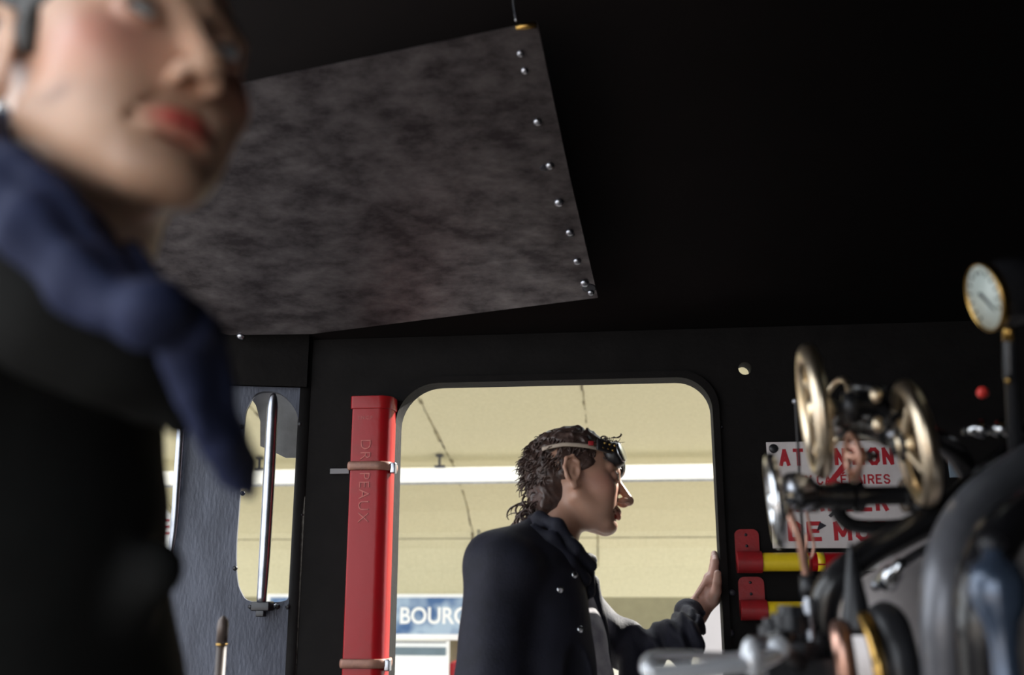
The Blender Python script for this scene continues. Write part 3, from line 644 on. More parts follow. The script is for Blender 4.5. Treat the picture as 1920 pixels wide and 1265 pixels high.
# lubricator at far right its blue highlight put into the base colour
t = Thing('lubricator', 'tall glossy lubricator pot, tinted blue for its highlight, at the bottom right edge', 'lubricator', atd(1890, 1400, .95))
c0 = atd(1888, 1265, .80)
b = BM(); lathe(b, [(.024, -.12), (.012, -.02), (.011, .02), (.015, .04), (.0225, .055), (.024, .072), (.019, .086), (.009, .092), (.009, .099)], c0, (0, 0, 1), 28); t.part('pot', b, mat('blue_highlit_steel', (.07, .10, .16), .22, .5, var=.5, scale=25, coat=.6))
b = BM(); lathe(b, [(.009, .099), (.011, .102), (.008, .109), (.002, .112)], c0, (0, 0, 1), 16); t.part('cap', b, 'iron')
# clutter of small cocks at the foot
t = Thing('injector_valve', 'cluster of black valve cocks and caps at the bottom, left of the casing', 'valve', atd(1500, 1400, 1.1))
for nm, x, y0, y1, r, mm in [('cock_body', 1492, 1300, 1135, .019, 'iron'), ('cock_body', 1452, 1300, 1160, .011, 'iron'), ('gland', 1540, 1300, 1185, .015, 'iron'), ('cap_nut', 1505, 1250, 1200, .024, 'iron'), ('cap_nut', 1560, 1300, 1175, .008, 'steel'), ('stem', 1522, 1220, 1120, .006, 'steel'), ('gland', 1470, 1240, 1180, .016, 'pipe')]:
    a = atd(x, y0, 1.1); h = atd(x, y1, 1.1).z-a.z
    b = BM(); lathe(b, [(r, 0), (r, h*.72), (r*1.25, h*.72), (r*1.25, h*.9), (r*.8, h*.9), (r*.75, h)], a, (0, 0, 1), 8 if 'nut' in nm else 18); o = t.part(nm, b, mm); autosmooth(o)
b = BM(); box(b, atd(1510, 1262, 1.1), (.10, .06, .035), bev=.006); t.part('block', b, 'iron', smooth=False)
# chrome regulator loop
t = Thing('chrome_handle', 'long chrome loop handle lying across the bottom before the leaning man', 'handle', atd(1330, 1260, 1.0))
b = BM(); tube(b, [atd(1462, 1222, 1.02), atd(1440, 1234, 1.0), atd(1405, 1244, .98), atd(1320, 1254, .96), atd(1240, 1261, .95), atd(1218, 1256, .95), atd(1213, 1242, .97), atd(1230, 1229, .99), atd(1300, 1228, 1.04), atd(1370, 1230, 1.08), atd(1420, 1222, 1.10)], [.008, .008, .0085, .008, .008, .0075, .006, .0045, .0045, .0045, .0045], 16); t.part('loop', b, 'bright')
b = BM(); ball(b, atd(1409, 1232, .98), .013, (.8, .8, 1.5)); t.part('ball_joint', b, 'bright')
b = BM(); tube(b, [atd(1405, 1222, 1.0), atd(1410, 1208, 1.02), atd(1432, 1203, 1.04), atd(1455, 1212, 1.04)], .007, 12); t.part('small_yoke', b, 'steel')
b = BM(); ball(b, atd(1459, 1215, 1.02), .012); t.part('end_ball', b, 'bright')
b = BM(); tube(b, [atd(1462, 1222, 1.02), atd(1490, 1235, 1.06), atd(1500, 1260, 1.1)], .010, 12); t.part('pivot_arm', b, 'iron')
# pressure gauge
gc = atd(1853, 556, 1.15); gax = va(1853, 556, -1, -.46, -.10); RG = 66/F*1.15
t = Thing('pressure_gauge', 'round brass-rimmed pressure gauge with white dial at the right edge', 'gauge', gc+Vector((.03, .02, -.16)))
b = BM(); lathe(b, [(RG*.9, -.045), (RG*.985, -.04), (RG*.985, .0), (RG*.95, .002)], gc, gax, 40); t.part('housing', b, 'pipe')
b = BM(); lathe(b, [(RG*.93, .004), (RG*.95, .007), (RG*.99, .006), (RG*1.0, .002), (RG*1.0, -.003), (RG*.97, -.004)], gc, gax, 48, cap=False); t.part('bezel', b, 'gold')
b = BM(); lathe(b, [(RG*.93, .002), (RG*.93, .0045)], gc, gax, 40); dl = t.part('dial', b, mat('dial_white', (.50, .56, .53), .4, scale=60, col2=(.40, .46, .44)))
gu = (Vector((0, 0, 1))-gax*gax.z).normalized(); gs = gu.cross(gax)
for k in range(13):
    a = math.radians(-130+k*260/12); dv = gu*math.cos(a)+gs*math.sin(a); b = BM(); tube(b, [gc+gax*.0052+dv*RG*.68, gc+gax*.0052+dv*RG*.79], .0012, 6, smooth=1); t.part('tick', b, 'darkink', parent=dl)
b = BM(); dv = gu*math.cos(2.5)+gs*math.sin(2.5); tube(b, [gc+gax*.006-dv*RG*.2, gc+gax*.006+dv*RG*.6], [.0022, .0008], 6, smooth=1); t.part('needle', b, 'darkink', parent=dl)
b = BM(); tube(b, [gc-gax*.045, atd(1892, 545, 1.17), atd(1905, 542, 1.2), atd(1990, 545, 1.25)], .011, 16); t.part('brass_union', b, 'gold')
b = BM(); tube(b, [atd(1893, 600, 1.17), atd(1893, 640, 1.17)], .008, 14); t.part('stem_union', b, 'gold')
b = BM(); tube(b, [atd(1893, 545, 1.17), atd(1893, 615, 1.17), atd(1894, 700, 1.17), atd(1898, 720, 1.17), atd(1905, 850, 1.2), atd(1925, 1000, 1.25)], .008, 14); t.part('stem_pipe', b, 'iron')
b = BM(); ball(b, atd(1891, 713, 1.15), .004); t.part('drain_screw', b, 'gold')
# small fittings on the backhead
for x0, x1 in ((1815, 1848), (1852, 1886)):
    b = BM(); a = atd(x0, 806, 1.3); c = atd(x1, 803, 1.3); lathe(b, [(.003, 0), (.010, (c-a).length*.45), (.0125, (c-a).length*.7), (.012, (c-a).length*.9), (.004, (c-a).length)], a, c-a, 18)
    o = recenter(link('acorn_fitting', tomesh('acorn_fitting', b), 'chrome', smooth=True)); tag(o, 'small polished %s fitting of the pair below the pressure gauge' % ('left' if x0 < 1850 else 'right'), 'fitting')
b = BM(); tube(b, [atd(1805, 808, 1.32), atd(1900, 806, 1.32), atd(1990, 812, 1.35)], .006, 10); o = recenter(link('fitting_rail', tomesh('fitting_rail', b), 'pipe', smooth=True)); tag(o, 'black rod carrying the pair of polished fittings', 'rod')
b = BM(); lathe(b, [(.006, 0), (.008, .005), (.007, .014), (.002, .018)], atd(1842, 738, 1.35), cdir(-.4, .3, -.9), 16)
o = recenter(link('red_knob', tomesh('red_knob', b), mat('red_plastic', (.8, .05, .04), .35), smooth=True)); tag(o, 'small red knob below the pressure gauge', 'knob')
b = BM(); box(b, at(1798, 876, WY-.003), (.045, .008, .046), bev=.002); o = recenter(link('name_plate', tomesh('name_plate', b), mat('blue_grey_plate', (.20, .26, .32), .4))); tag(o, 'small blue-grey blank plate on the dark wall right of the warning sign', 'plate')

#@@ PEOPLE
# ============================================================ people
def head_sdf(p, neck_to, neck_r, smile=0, bend=None):
    P_ = p.copy(); q = P_.copy(); q[..., 1] = np.abs(q[..., 1])
    d = ell(q, (-.012, 0, .032), (.100, .077, .088))
    d = smin(d, ell(q, (.036, 0, -.022), (.058, .062, .088)), .03)
    d = smin(d, cap(q, (.005, .052, -.055), (.066, .018, -.098), .018, .015), .025)      # jaw
    d = smin(d, ell(q, (.072, 0, -.100), (.021, .022, .017)), .016)                  # chin
    d = smin(d, ell(q, (.058, .043, -.028-.0*smile), (.026, .022, .022)), .020)           # cheek
    d = smin(d, ell(q, (.062, .028, -.060), (.022, .020, .025)), .02)
    d = smin(d, cap(q, (.086, .010, .022), (.074, .046, .020), .010, .008), .012)   # brow
    d = smax(d, -ell(q, (.098, .033, .000), (.015, .018, .012)), .012)              # socket
    d = smin(d, cap(q, (.089, 0, .010), (.117, 0, -.037), .0065, .0095), .010)      # nose
    d = smin(d, ell(q, (.105, .0110, -.044), (.012, .0066, .0078)), .006)           # wing
    d = smin(d, ell(q, (.118, 0, -.041), (.0095, .0105, .009)), .006)
    d = smax(d, -ell(q, (.110, .0070, -.0535), (.0075, .0040, .007)), .003)         # nostril
    d = smax(d, -cap(q, (.094, .012, -.053), (.080, .030, -.074), .0015, .002), .006)   # nasolabial
    lz = .004*smile
    # lips follow the arc of the dental arch
    for k in range(4):
        y0, y1 = .0065*k, .0065*(k+1); x = lambda y: .0965-14*y*y
        d = smin(d, cap(q, (x(y0)+.0005, y0, -.0695+.3*y0*smile), (x(y1), y1, -.0705+.3*y1*smile), .0043-.0007*k, .0038-.0008*k), .004)
        d = smin(d, cap(q, (x(y0)-.001, y0, -.0800+.3*y0*smile), (x(y1)-.001, y1, -.0785+.3*y1*smile), .0052-.0008*k, .0046-.0009*k), .004)
    for k in range(4):
        y0, y1 = .0070*k, .0070*(k+1); x = lambda y: .1035-14*y*y
        d = smax(d, -cap(q, (x(y0), y0, -.0748+lz*k/3), (x(y1)-.001, y1, -.0748+lz*(k+1)/3), .0016+.001*smile), .002)
    # eyelids
    lid = ell(q, (.0815, .032, -.0005), (.0145, .0165, .0142))
    slot = ell(q, (.098, .032, -.001), (.016, .0135, .0052))
    lid = smax(lid, -slot, .0015)
    d = smin(d, lid, .004)
    # ears
    hel = [(-.001, .0745, -.030), (-.004, .079, -.044), (.004, .074, -.048)]
    hx = [(.006, .074, -.004), (.004, .079, .014), (-.008, .086, .024), (-.022, .091, .016), (-.025, .090, -.004), (-.018, .085, -.024), (-.006, .078, -.040)]
    e = ell(q, (-.008, .079, -.008), (.019, .0055, .028))
    for a, b_ in zip(hx, hx[1:]): e = smin(e, cap(q, a, b_, .0042), .004)
    e = smax(e, -ell(q, (.000, .088, -.010), (.009, .008, .013)), .003)
    e = smin(e, ell(q, (-.004, .079, -.040), (.009, .0055, .010)), .004)
    d = smin(d, e, .004)
    # neck
    a = np.array((-.022, 0, -.055)); nt = np.array(neck_to)
    nk = cap(P_, a, nt, neck_r, neck_r*1.08)
    d = smin(d, nk, .022)
    return d
def rotm(q):
    Y_, X_, R_ = q
    cy, sy, cx, sx, cr, sr = math.cos(Y_), math.sin(Y_), math.cos(X_), math.sin(X_), math.cos(R_), math.sin(R_)
    return Matrix(((cy, -sy, 0), (sy, cy, 0), (0, 0, 1))) @ Matrix(((cx, 0, -sx), (0, 1, 0), (sx, 0, cx))) @ Matrix(((1, 0, 0), (0, cr, -sr), (0, sr, cr)))
def gs_(p, c, r): return np.exp(-(((p-np.array(c))/np.array(r))**2).sum(-1))[..., None]
def skincol(base, lip, blush, smudges=(), stubble=.0):
    def f(p):
        q = p.copy(); q[:, 1] = np.abs(q[:, 1]); c = np.tile(np.array(base), (len(p), 1))
        c = c*(1-.75*gs_(q, (.07, .05, -.022), (.05, .034, .026)))+np.array(blush)*.75*gs_(q, (.07, .05, -.022), (.05, .034, .026))
        g = np.clip(1.35*gs_(q, (.094, 0, -.0745), (.016, .0235, .0105))-.25, 0, 1); g = np.clip(g*1.5, 0, 1); c = c*(1-g)+np.array(lip)*g
        g = np.clip(1.6*gs_(q, (.085, .034, .028), (.03, .02, .0055)), 0, 1)*.85; c = c*(1-g)+np.array((.05, .03, .025))*g
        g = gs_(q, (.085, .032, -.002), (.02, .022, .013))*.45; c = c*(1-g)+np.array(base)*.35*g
        g = stubble*gs_(q, (.085, 0, -.085), (.06, .05, .03)); c = c*(1-g)+np.array((.12, .09, .08))*g
        for (cc, rr, aa) in smudges:
            g = aa*gs_(p, cc, rr); c = c*(1-g)+np.array((.05, .04, .045))*g
        n = wob(p, 160)[:, None]*.035; return np.clip(c*(1+n), 0, 1)
    return f
def l2w(loc, R_): return Matrix.Translation(loc) @ R_.to_4x4()
def eyes(t, mw, look):
    for s in (-1, 1):
        b = BM(); c = Vector((.0815, .032*s, -.0005)); ball(b, c, .0128)
        me = tomesh('eyeball', b); ca = me.color_attributes.new('Col', 'FLOAT_COLOR', 'POINT'); lk = Vector(look).normalized()
        for v, a in zip(me.vertices, ca.data):
            k = (v.co-c).normalized().dot(lk); a.color = (.01, .01, .01, 1) if k > .975 else ((.10, .13, .15, 1) if k > .90 else (.62, .62, .62, 1))
        me.transform(mw); t.part('eyeball', me, 'eye')

# ---- near person
R1_ = rotm((-.60, .09, -.05)); loc1 = Vector((-.3585, .6195, 1.6550)); W1 = l2w(loc1, R1_); I1 = W1.inverted()
base1 = atd(60, 900, .78); 
t1 = Thing('person', 'blurred young person close to the camera in black coat and blue neckerchief', 'person', (-.48, .62, 0))
nw = I1 @ atd(95, 600, .76)
me = nets('head', lambda p: head_sdf(p, tuple(nw), .056), (-.26, -.15, -.34), (.14, .13, .13), .0022,
          skincol((.66, .41, .285), (.62, .10, .08), (.68, .29, .235), [((.045, -.07, -.055), (.016, .02, .006), .55), ((.07, -.035, -.062), (.014, .02, .014), .35), ((.09, -.02, -.1), (.02, .02, .012), .25)], .18))
me.transform(W1); t1.part('body', me, 'skin')
eyes(t1, W1, (1, -.35, .25))
def hair1(p):
    q = p.copy()
    d = ell(q, (-.022, 0, .040), (.103, .085, .095))
    # open the face and keep the sideburn
    face = q[..., 0]-(.030+.25*(q[..., 2]-.0)*(q[..., 2] > .0)); low = -(q[..., 2]+.012+.9*(q[..., 0]+.02))
    d = smax(d, np.minimum(q[..., 0]-.052, 1), .01); d = smax(d, -(q[..., 2]-(.004)), .01) if False else d
    d2 = smax(d, low*.7, .01)
    sb = ell(q, (.018, .070, .005), (.014, .012, .030)); sb2 = ell(q, (.014, -.070, .012), (.013, .009, .028))
    d2 = smin(d2, ell(q, (.026, -.060, .048), (.032, .018, .034)), .01)
    d = np.minimum(np.minimum(d2, ell(q, (-.068, 0, -.050), (.052, .066, .065))), np.minimum(sb, sb2))
    return d+.0022*wob(p, 260)
me = nets('hair', hair1, (-.15, -.11, -.12), (.11, .11, .16), .003); me.transform(W1); t1.part('hair', me, 'hairblack')
def A3(*p): return tuple(atd(*p))
def scarf(p):
    q = p+.0045*np.stack([wob(p, 55, 6, 0), wob(p, 55, 6, 6), wob(p, 50, 6, 12)], -1)
    d = np.full(p.shape[:-1], 1.)
    S = [[(-200, 120, .74, .016), (-60, 250, .64, .017), (60, 350, .60, .012), (150, 440, .60, .011), (215, 530, .595, .012), (262, 575, .585, .014)],
         [(-200, 200, .70, .018), (-60, 310, .62, .016), (50, 410, .59, .013), (140, 500, .58, .012), (205, 560, .575, .012), (262, 585, .575, .014)],
         [(-200, 280, .68, .018), (-60, 370, .61, .015), (40, 455, .585, .012), (130, 540, .575, .011), (200, 585, .57, .011), (262, 595, .575, .013)],
         [(-60, 200, .72, .018), (30, 275, .68, .014), (130, 375, .655, .011), (200, 470, .63, .010), (240, 540, .60, .010)],
         [(-160, 110, .72, .034), (-60, 150, .70, .032), (0, 205, .70, .022), (40, 290, .68, .012)],
         [(262, 470, .66, .006), (268, 520, .62, .010), (310, 575, .60, .013), (370, 625, .60, .014)]]
    for ch in S:
        for a, b_ in zip(ch, ch[1:]): d = smin(d, cap(q, A3(*a[:3]), A3(*b_[:3]), a[3], b_[3]), .005)
    d = smin(d, ell(q, A3(278, 592, .575), (.024, .022, .020)), .006)
    T = [[(305, 595, .59, .013), (350, 660, .60, .010), (380, 740, .62, .010), (396, 800, .63, .010), (405, 835, .64, .008), (415, 860, .64, .005)],
         [(320, 590, .60, .013), (372, 650, .61, .011), (392, 740, .63, .012), (410, 820, .64, .013), (425, 870, .65, .010), (442, 905, .65, .004)],
         [(330, 585, .61, .012), (400, 640, .62, .010), (422, 730, .64, .011), (434, 800, .65, .010), (444, 860, .66, .008), (462, 935, .67, .002)],
         [(295, 605, .59, .010), (335, 670, .60, .008), (368, 740, .61, .008), (385, 800, .62, .007)]]
    for ch in T:
        for a, b_ in zip(ch, ch[1:]): d = smin(d, cap(q, A3(*a[:3]), A3(*b_[:3]), a[3], b_[3]), .004)
    d = d+.0016*np.sin((p@np.array([95., 20., -70.]))+2.2*wob(p, 18))
    return d
t1.part('neckerchief', nets('neckerchief', scarf, (-.60, .40, 1.08), (-.10, .95, 1.62), .0035), 'scarf')
def coat1(p):
    q = p+.006*np.stack([wob(p, 22, 6, 0), wob(p, 22, 6, 6), wob(p, 20, 6, 12)], -1)
    d = cap(q, A3(-90, 720, .80), A3(-60, 1000, .80), .125, .150)
    d = smin(d, cap(q, A3(-60, 1000, .80), A3(-30, 1330, .80), .150, .150), .05)
    lowc = atd(-30, 1330, .80)
    d = smin(d, cap(q, tuple(lowc), (lowc.x, lowc.y, .72), .15, .165), .05)
    d = smin(d, cap(q, A3(110, 610, .78), A3(-260, 560, .66), .060, .062), .04)      # shoulders
    d = smin(d, cap(q, A3(-260, 560, .66), A3(-420, 1000, .62), .060, .052), .03)      # near arm
    d = smin(d, cap(q, A3(110, 620, .80), A3(120, 760, .84), .065, .07), .04)
    d = smin(d, cap(q, A3(120, 760, .84), A3(130, 1150, .86), .070, .065), .03)      # far side
    d = smin(d, cap(q, A3(205, 560, .64), A3(225, 720, .66), .020, .016), .03)
    d = smin(d, cap(q, A3(225, 720, .66), A3(262, 780, .66), .018, .010), .012)       # lapel
    d = smin(d, cap(q, A3(262, 780, .66), A3(302, 788, .66), .012, .011), .008)
    d = smin(d, cap(q, A3(300, 788, .66), A3(312, 825, .66), .010, .008), .006)
    d = smin(d, cap(q, A3(255, 700, .65), A3(298, 722, .65), .010, .013), .008)
    d = smin(d, cap(q, A3(298, 722, .65), A3(300, 770, .655), .011, .008), .006)
    d = smin(d, cap(q, A3(240, 1100, .76), A3(290, 1060, .74), .03, .02), .02)
    for a, b_ in zip([(-120, 400, .66), (30, 520, .645), (130, 600, .635)], [(30, 520, .645), (130, 600, .635), (215, 660, .64)]): d = smin(d, cap(q, A3(*a), A3(*b_), .045, .040), .03)
    d = smax(d, -cap(q, A3(150, 300, .70), A3(110, 540, .75), .066, .052), .012)
    return d
t1.part('coat', nets('coat', coat1, (-.95, .25, .52), (-.08, 1.12, 1.56), .007), 'coat')
def legs(name, hips, feet, r0, t, m='trouser'):
    def f(p):
        d = np.full(p.shape[:-1], 1.)
        for h_, ft in zip(hips, feet):
            k = (Vector(h_)+Vector(ft))/2+Vector((0, -.0, .02))
            d = smin(d, cap(p, h_, tuple(k), r0, r0*.75), .02); d = smin(d, cap(p, tuple(k), ft, r0*.75, r0*.6), .02)
        return d
    a = np.array(hips+feet); t.part(name, nets(name, f, a.min(0)-.15, a.max(0)+.15, .012), m)
def shoes(feet, t, fwd):
    fwd = Vector(fwd).normalized()
    for ft in feet:
        c = Vector((ft[0], ft[1], 0))
        t.part('shoe', nets('shoe', lambda p: np.maximum(smin(cap(p, tuple(c+fwd*-.03+Vector((0, 0, .045))), tuple(c+fwd*.15+Vector((0, 0, .032))), .042, .034), cap(p, tuple(c+Vector((0, 0, .05))), tuple(c+Vector((0, 0, .11))), .045), .02), .002-p[..., 2]), np.array(c)-.25, np.array(c)+.25, .01), 'leather')
lc = atd(-30, 1330, .80); hp = [(lc.x-.02, lc.y-.09, .80), (lc.x, lc.y+.09, .80)]; ft = [(lc.x-.02, lc.y-.11, .10), (lc.x+.02, lc.y+.11, .10)]
legs('trousers', hp, ft, .085, t1); shoes(ft, t1, (1, -.3, 0)); t1.e.location = t1.e.location

# ---- leaning man at the window
R2_ = rotm((.0547, -.048, -.2865)); loc2 = Vector((-.1146, 2.2274, 1.5321)); W2 = l2w(loc2, R2_); I2 = W2.inverted()
t2 = Thing('person', 'smiling curly haired person in navy coat leaning to look out of the window', 'person', (-.12, 2.1, 0))
nk = at(1030, 1052, 2.17); nw2 = I2 @ nk
me = nets('head', lambda p: head_sdf(p, tuple(nw2), .047, smile=1), (-.20, -.13, -.34), (.14, .13, .13), .0024,
          skincol((.42, .235, .165), (.42, .09, .07), (.46, .20, .15), [((.04, -.07, -.03), (.03, .03, .02), .2)], .25))
me.transform(W2); t2.part('body', me, 'skin')
eyes(t2, W2, (1, 0, -.1))
def hair2(p):
    d = ell(p, (-.015, 0, .037), (.103, .083, .091))
    d = smin(d, ell(p, (-.056, 0, -.045), (.046, .062, .072)), .03)
    q = np.abs(p[..., 1])
    cut = -(p[..., 2]-(.018+.0*p[..., 0]))                       # open the face in front of the ear
    fr = p[..., 0]-(-.018)
    d = smax(d, -smax(-fr, -cut, .01), .008)
    d = smin(d, ell(np.stack([p[..., 0], q, p[..., 2]], -1), (.015, .072, .020), (.022, .012, .024)), .01)
    d = smax(d, p[..., 0]-(.105), .01)
    w_ = p+.006*np.stack([wob(p, 90, 6, 0), wob(p, 90, 6, 6), wob(p, 90, 6, 12)], -1)
    return d+.0035*wob(w_, 170)+.0022*np.abs(wob(w_, 330, 10, 8))
hm = nets('hair', hair2, (-.17, -.12, -.17), (.13, .12, .17), .003)
hb = bmesh.new(); hb.from_mesh(hm)
for i in range(1500):
    th = random.uniform(0, 2*math.pi); ph = random.uniform(-1.1, 1.5)
    n_ = Vector((math.cos(th)*math.cos(ph), math.sin(th)*math.cos(ph), math.sin(ph)))
    st = Vector((-.015+n_.x*.100, n_.y*.081, .037+n_.z*.088))
    if st.z < .03 and st.x > -.03: continue
    if st.z < .0 and st.x > -.05: continue
    if st.z < -.02: st = Vector((-.064+n_.x*.036, n_.y*.056, random.uniform(-.10, .0)))
    Ln = random.uniform(.015, .036); cr_ = random.uniform(.004, .009); tn = n_.cross(Vector((random.uniform(-1, 1), random.uniform(-1, 1), random.uniform(-1, 1)))).normalized(); bn = n_.cross(tn)
    fl = (Vector((-.55, 0, -.8)) if st.x < .05 else Vector((.3, 0, .1))); ph0 = random.uniform(0, 6.28); pp = []
    for k in range(7):
        s_ = k/6; pp.append(st+n_*(.0005+.004*s_)+(fl+tn*.3)*Ln*s_+(bn*math.cos(ph0+s_*5.5)+n_*math.sin(ph0+s_*5.5)*.8)*cr_*s_)
    tube(hb, pp, [.0013, .0018, .0018, .0016, .0013, .001, .0004], 5, smooth=2)
for i in range(70):                                                # loose curls at the nape
    st = Vector((random.uniform(-.115, -.07), random.uniform(-.05, .05), random.uniform(-.12, -.05))); ph0 = random.uniform(0, 6.28); L_ = random.uniform(.03, .065); pp = []
    for k in range(10):
        s_ = k/9; pp.append(st+Vector((-.55, 0, -.65))*L_*s_+Vector((math.cos(ph0+s_*8), .4*math.sin(ph0+s_*8), math.sin(ph0+s_*8)))*.0085)
    tube(hb, pp, [.0024]*6+[.002, .0015, .001, .0006], 5, smooth=2)
for i in range(26):                                               # wisps over the forehead
    st = Vector((random.uniform(.05, .085), random.uniform(-.05, .05), random.uniform(.07, .10))); ph0 = random.uniform(0, 6.28); L_ = random.uniform(.02, .045); pp = []
    for k in range(8):
        s_ = k/7; pp.append(st+Vector((.8, 0, .25))*L_*s_+Vector((math.cos(ph0+s_*7), 0, math.sin(ph0+s_*7)))*.006*s_)
    tube(hb, pp, [.0012]*6+[.0008, .0004], 4, smooth=2)
hb.to_mesh(hm); hb.free(); hm.transform(W2); t2.part('hair', hm, 'hair')
# goggles pushed up
tg = Thing('goggles', 'black goggles with brass studs and tan strap pushed up on the curly hair', 'goggles', W2 @ Vector((.09, 0, .03)))
def w2(x, y, z): return W2 @ Vector((x, y, z))
b = BM(); ring = []
for k in range(40):
    a = math.radians(-122+244*k/39); x, y = math.cos(a)*.109-.018, math.sin(a)*(.0885 if math.cos(a) > -.1 else .0885+.010*(math.cos(a)+.1))
    x = max(x, -.112)
    ring.append(w2(x, y, .050+.10*(x)*.12-.010*(x < -.03)*((-.03-x)/.1)))
tube(b, ring, .0048, 8, False, 2, flat=.35, up=(W2.to_3x3() @ Vector((0, 0, 1)))); tg.part('strap', b, 'tan')
for s in (-1, 1):
    c = Vector((.083, .036*s, .052)); ax = Vector((.85, .48*s, .18)).normalized()
    b = BM(); lathe(b, [(.029, -.016), (.030, 0), (.027, .012), (.023, .016)], c, ax, 26); me = tomesh('cup', b); me.transform(W2); cp = tg.part('eye_cup', me, 'leather')
    b = BM(); lathe(b, [(.022, .0165), (.0225, .019), (.019, .020)], c, ax, 26); me = tomesh('lens_rim', b); me.transform(W2); tg.part('lens_rim', me, 'chrome', parent=cp)
    for k in range(6):
        a = Vector((.052+.011*(k % 3)+.004*(k//3), (.071-.006*(k % 3))*s, .047+.011*(k//3))); b = BM(); ball(b, a+Vector((.004, .014*s, 0)), .0032); me = tomesh('stud', b); me.transform(W2); tg.part('stud', me, 'gold', parent=cp)
    b = BM(); box(b, (.058, .083*s, .052), (.034, .006, .026), Matrix.Rotation(-.5*s, 3, 'Z'), bev=.002); me = tomesh('side_leather', b); me.transform(W2); tg.part('side_guard', me, 'leather', parent=cp)
b = BM(); box(b, (.030, -.0905, .0535), (.012, .005, .010), bev=.001); me = tomesh('b', b); me.transform(W2); tg.part('red_slider', me, 'redplate', label='small red slider on the strap')
# coat
def B3(x, y, Y): return tuple(at(x, y, Y))
pel = at(1040, 1560, 2.10)
def coat2(p):
    fold = .0035*wob(p, 34, 8, 0)+.002*wob(p*np.array([1, 1, .4]), 80, 8, 9)
    d = cap(p, B3(995, 1125, 2.10), B3(990, 1300, 2.08), .118, .130)
    d = smin(d, cap(p, B3(990, 1300, 2.08), (pel.x, 2.08, .80), .130, .150), .05)
    d = smin(d, cap(p, B3(955, 1066, 2.00), B3(1060, 1095, 2.26), .066, .066), .05)      # shoulder line
    d = smin(d, cap(p, B3(938, 1082, 1.99), B3(917, 1290, 1.94), .066, .060), .035)     # near arm
    d = smin(d, cap(p, B3(917, 1290, 1.94), B3(1010, 1440, 1.86), .056, .046), .03)
    d = smin(d, cap(p, B3(1000, 1010, 2.17), B3(1075, 1055, 2.18), .030, .030), .03)      # collar base
    d = smin(d, cap(p, B3(1075, 1050, 2.10), B3(1112, 1050, 2.14), .022, .013), .015)    # lapel corner
    d = smin(d, cap(p, B3(1105, 1052, 2.13), B3(1108, 1110, 2.12), .017, .014), .015)
    d = smin(d, cap(p, B3(1112, 1090, 2.16), B3(1136, 1265, 2.14), .018, .014), .015)     # front edge
    d = smin(d, cap(p, B3(1136, 1265, 2.14), B3(1140, 1420, 2.14), .014, .014), .015)
    d = smin(d, cap(p, B3(1008, 992, 2.16), B3(925, 1052, 2.02), .030, .040), .04)
    d = smin(d, cap(p, B3(1145, 1185, 2.22), B3(1176, 1186, 2.25), .028, .026), .012)
    d = smin(d, cap(p, B3(1178, 1188, 2.24), B3(1186, 1300, 2.20), .024, .030), .010)
    # far arm
    fo = .0075*np.sin((p-np.array(B3(1270, 1200, 2.25)))@np.array([105., 40., 60.])+1.5*wob(p, 30))+.003*np.sin((p@np.array([210., -60., 60.]))+2*wob(p, 40))
    d = smin(d, cap(p, B3(1070, 1118, 2.27), B3(1165, 1215, 2.27), .056, .040), .03)
    arm = cap(p, B3(1160, 1216, 2.27), B3(1278, 1206, 2.24), .038, .043)
    arm = smin(arm, cap(p, B3(1276, 1200, 2.24), B3(1296, 1158, 2.36), .047, .030), .02)
    d = smin(d, arm+fo*.9, .02)
    d = smin(d, cap(p, B3(1290, 1146, 2.38), B3(1303, 1150, 2.40), .030, .027), .006)     # cuff
    # hollow the neck opening and open the front
    d = smax(d, -cap(p, tuple(nk), tuple(W2 @ Vector((-.02, 0, -.08))), .050, .055), .006)
    d = smax(d, -ell(p, B3(1090, 1290, 1.97), (.034, .07, .10)), .008)
    d = smax(d, p[..., 1]-(2.40-.5*(p[..., 2] < .95)*0-.0), .002)
    return d+fold
t2.part('coat', nets('coat', coat2, (-.50, 1.72, .62), (.56, 2.46, 1.56), .0055), 'navy')
# turned collar of the coat
b = BM()
cl = [(1006, 985, 2.25), (1000, 978, 2.16), (1012, 972, 2.10), (1045, 985, 2.075), (1078, 1030, 2.08), (1108, 1060, 2.11)]
def collar(p):
    d = np.full(p.shape[:-1], 1.)
    for a, c in zip(cl, cl[1:]): d = smin(d, np.minimum(cap(p, B3(*a), B3(*c), .013), cap(p, tuple(at(a[0]-9, a[1]+26, a[2]-.012)), tuple(at(c[0]-12, c[1]+26, c[2]-.012)), .014)), .016)
    return d+.001*wob(p, 60)
t2.part('collar', nets('collar', collar, (-.36, 1.95, 1.2), (.2, 2.40, 1.62), .004), 'navy')
t2.part('shirt', nets('shirt', lambda p: smin(cap(p, B3(1088, 1200, 2.12), B3(1092, 1400, 2.10), .05, .085), cap(p, B3(1092, 1075, 2.18), B3(1090, 1200, 2.15), .022, .05), .03)+.003*wob(p, 60), (-.2, 1.9, .75), (.32, 2.39, 1.5), .007), 'shirt')
for x, y, Y in [(1076, 1078, 2.085), (1049, 1105, 2.0), (1087, 1180, 2.02)]:
    pass
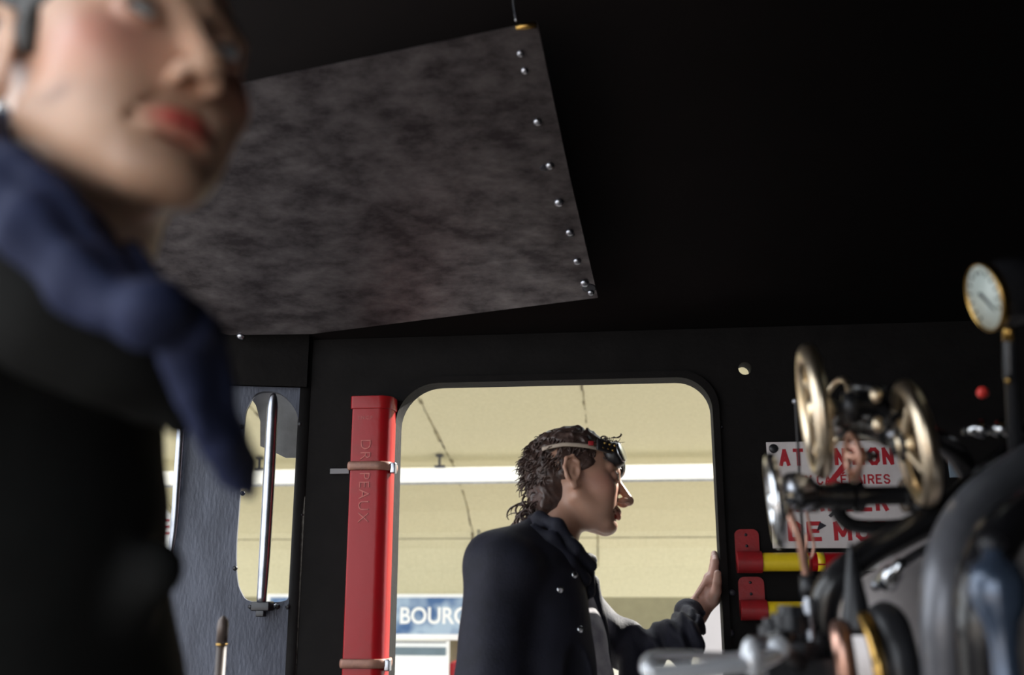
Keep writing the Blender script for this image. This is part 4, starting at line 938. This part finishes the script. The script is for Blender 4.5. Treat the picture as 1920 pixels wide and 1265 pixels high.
# buttons: found on the coat surface along the sight line
dg = bpy.context.evaluated_depsgraph_get(); coat_o = [o for o in t2.e.children if o.name.startswith('coat')][0]; bpy.context.view_layer.update()
from mathutils.bvhtree import BVHTree
bv = BVHTree.FromPolygons([v.co+t2.l for v in coat_o.data.vertices], [p.vertices[:] for p in coat_o.data.polygons])
for x, y in [(1076, 1078), (1049, 1105), (1087, 1180)]:
    hit = bv.ray_cast(Vector((0, 0, HC)), ray(x, y).normalized())
    if hit[0]:
        b = BM(); lathe(b, [(.0060, -.003), (.0072, .004), (.006, .0062), (.002, .006)], hit[0], (hit[1]-ray(x, y).normalized()).normalized(), 16); t2.part('button', b, 'chrome')
# hand gripping the window edge
xr_ = wx1-.001
def z_(py, Y=2.41): return at(1340, py, Y).z
WR = Vector(B3(1300, 1152, 2.40)); 
def hand(p):
    heel = (xr_-.022, 2.425, z_(1118)); kn = [(xr_-.020, 2.385+.021*i, z_(1082)-.004*abs(i-1)) for i in range(4)]
    d = cap(p, tuple(WR+Vector((-.02, -.03, -.03))), tuple(WR), .028, .027)
    d = smin(d, cap(p, tuple(WR), heel, .026, .024), .02)
    for k_ in kn: d = smin(d, cap(p, heel, k_, .016, .0125), .012)
    L = [.036, .042, .040, .030]
    for i, k_ in enumerate(kn):
        a = Vector(k_); m1 = Vector((xr_-.013, a.y+.006, a.z+L[i]*.62)); m2 = Vector((xr_-.0095, a.y+.012, m1.z+L[i]*.45)); 
        m3 = Vector((xr_-.0085, m2.y+.010, m2.z+L[i]*.22))
        f = cap(p, k_, tuple(m1), .0108, .0092); f = smin(f, cap(p, tuple(m1), tuple(m2), .0092, .0085), .003); f = smin(f, cap(p, tuple(m2), tuple(m3), .0085, .0075), .003)
        d = smin(d, f, .004)
        d = smin(d, ell(p, (k_[0]-.007, k_[1], k_[2]), (.008, .008, .009)), .006)
    # thumb leaves the near side of the palm
    a = (xr_-.020, 2.405, z_(1124)); m1 = (xr_-.013, 2.372, z_(1108)); m2 = (xr_-.011, 2.352, z_(1090)); m3 = (xr_-.010, 2.345, z_(1076))
    th = smin(cap(p, a, m1, .015, .0115), cap(p, m1, m2, .0115, .0095), .004); th = smin(th, cap(p, m2, m3, .0095, .0082), .003)
    d = smin(d, th, .010)
    for i in range(4):                                   # tendons
        d = smin(d, cap(p, (WR.x-.008, 2.395+.012*i, WR.z+.02), (kn[i][0]-.010, kn[i][1], kn[i][2]), .0045, .005), .008)
    return smax(d, p[..., 0]-xr_, .001)
def handcol(p): return np.tile(np.array((.42, .25, .20)), (len(p), 1))*(1+.06*wob(p, 200)[:, None])
t2.part('hand', nets('hand', hand, np.array(WR)-np.array([.10, .10, .09]), (xr_+.01, 2.50, z_(1015)), .0019, handcol), 'skin')
hp = [(pel.x-.08, 1.98, .82), (pel.x-.04, 2.16, .82)]; ft = [(pel.x-.12, 1.90, .10), (pel.x+.02, 2.18, .10)]
legs('trousers', hp, ft, .088, t2); shoes(ft, t2, (1, 0, 0))
print('objects', len(bpy.data.objects), 'verts', sum(len(m.vertices) for m in bpy.data.meshes))
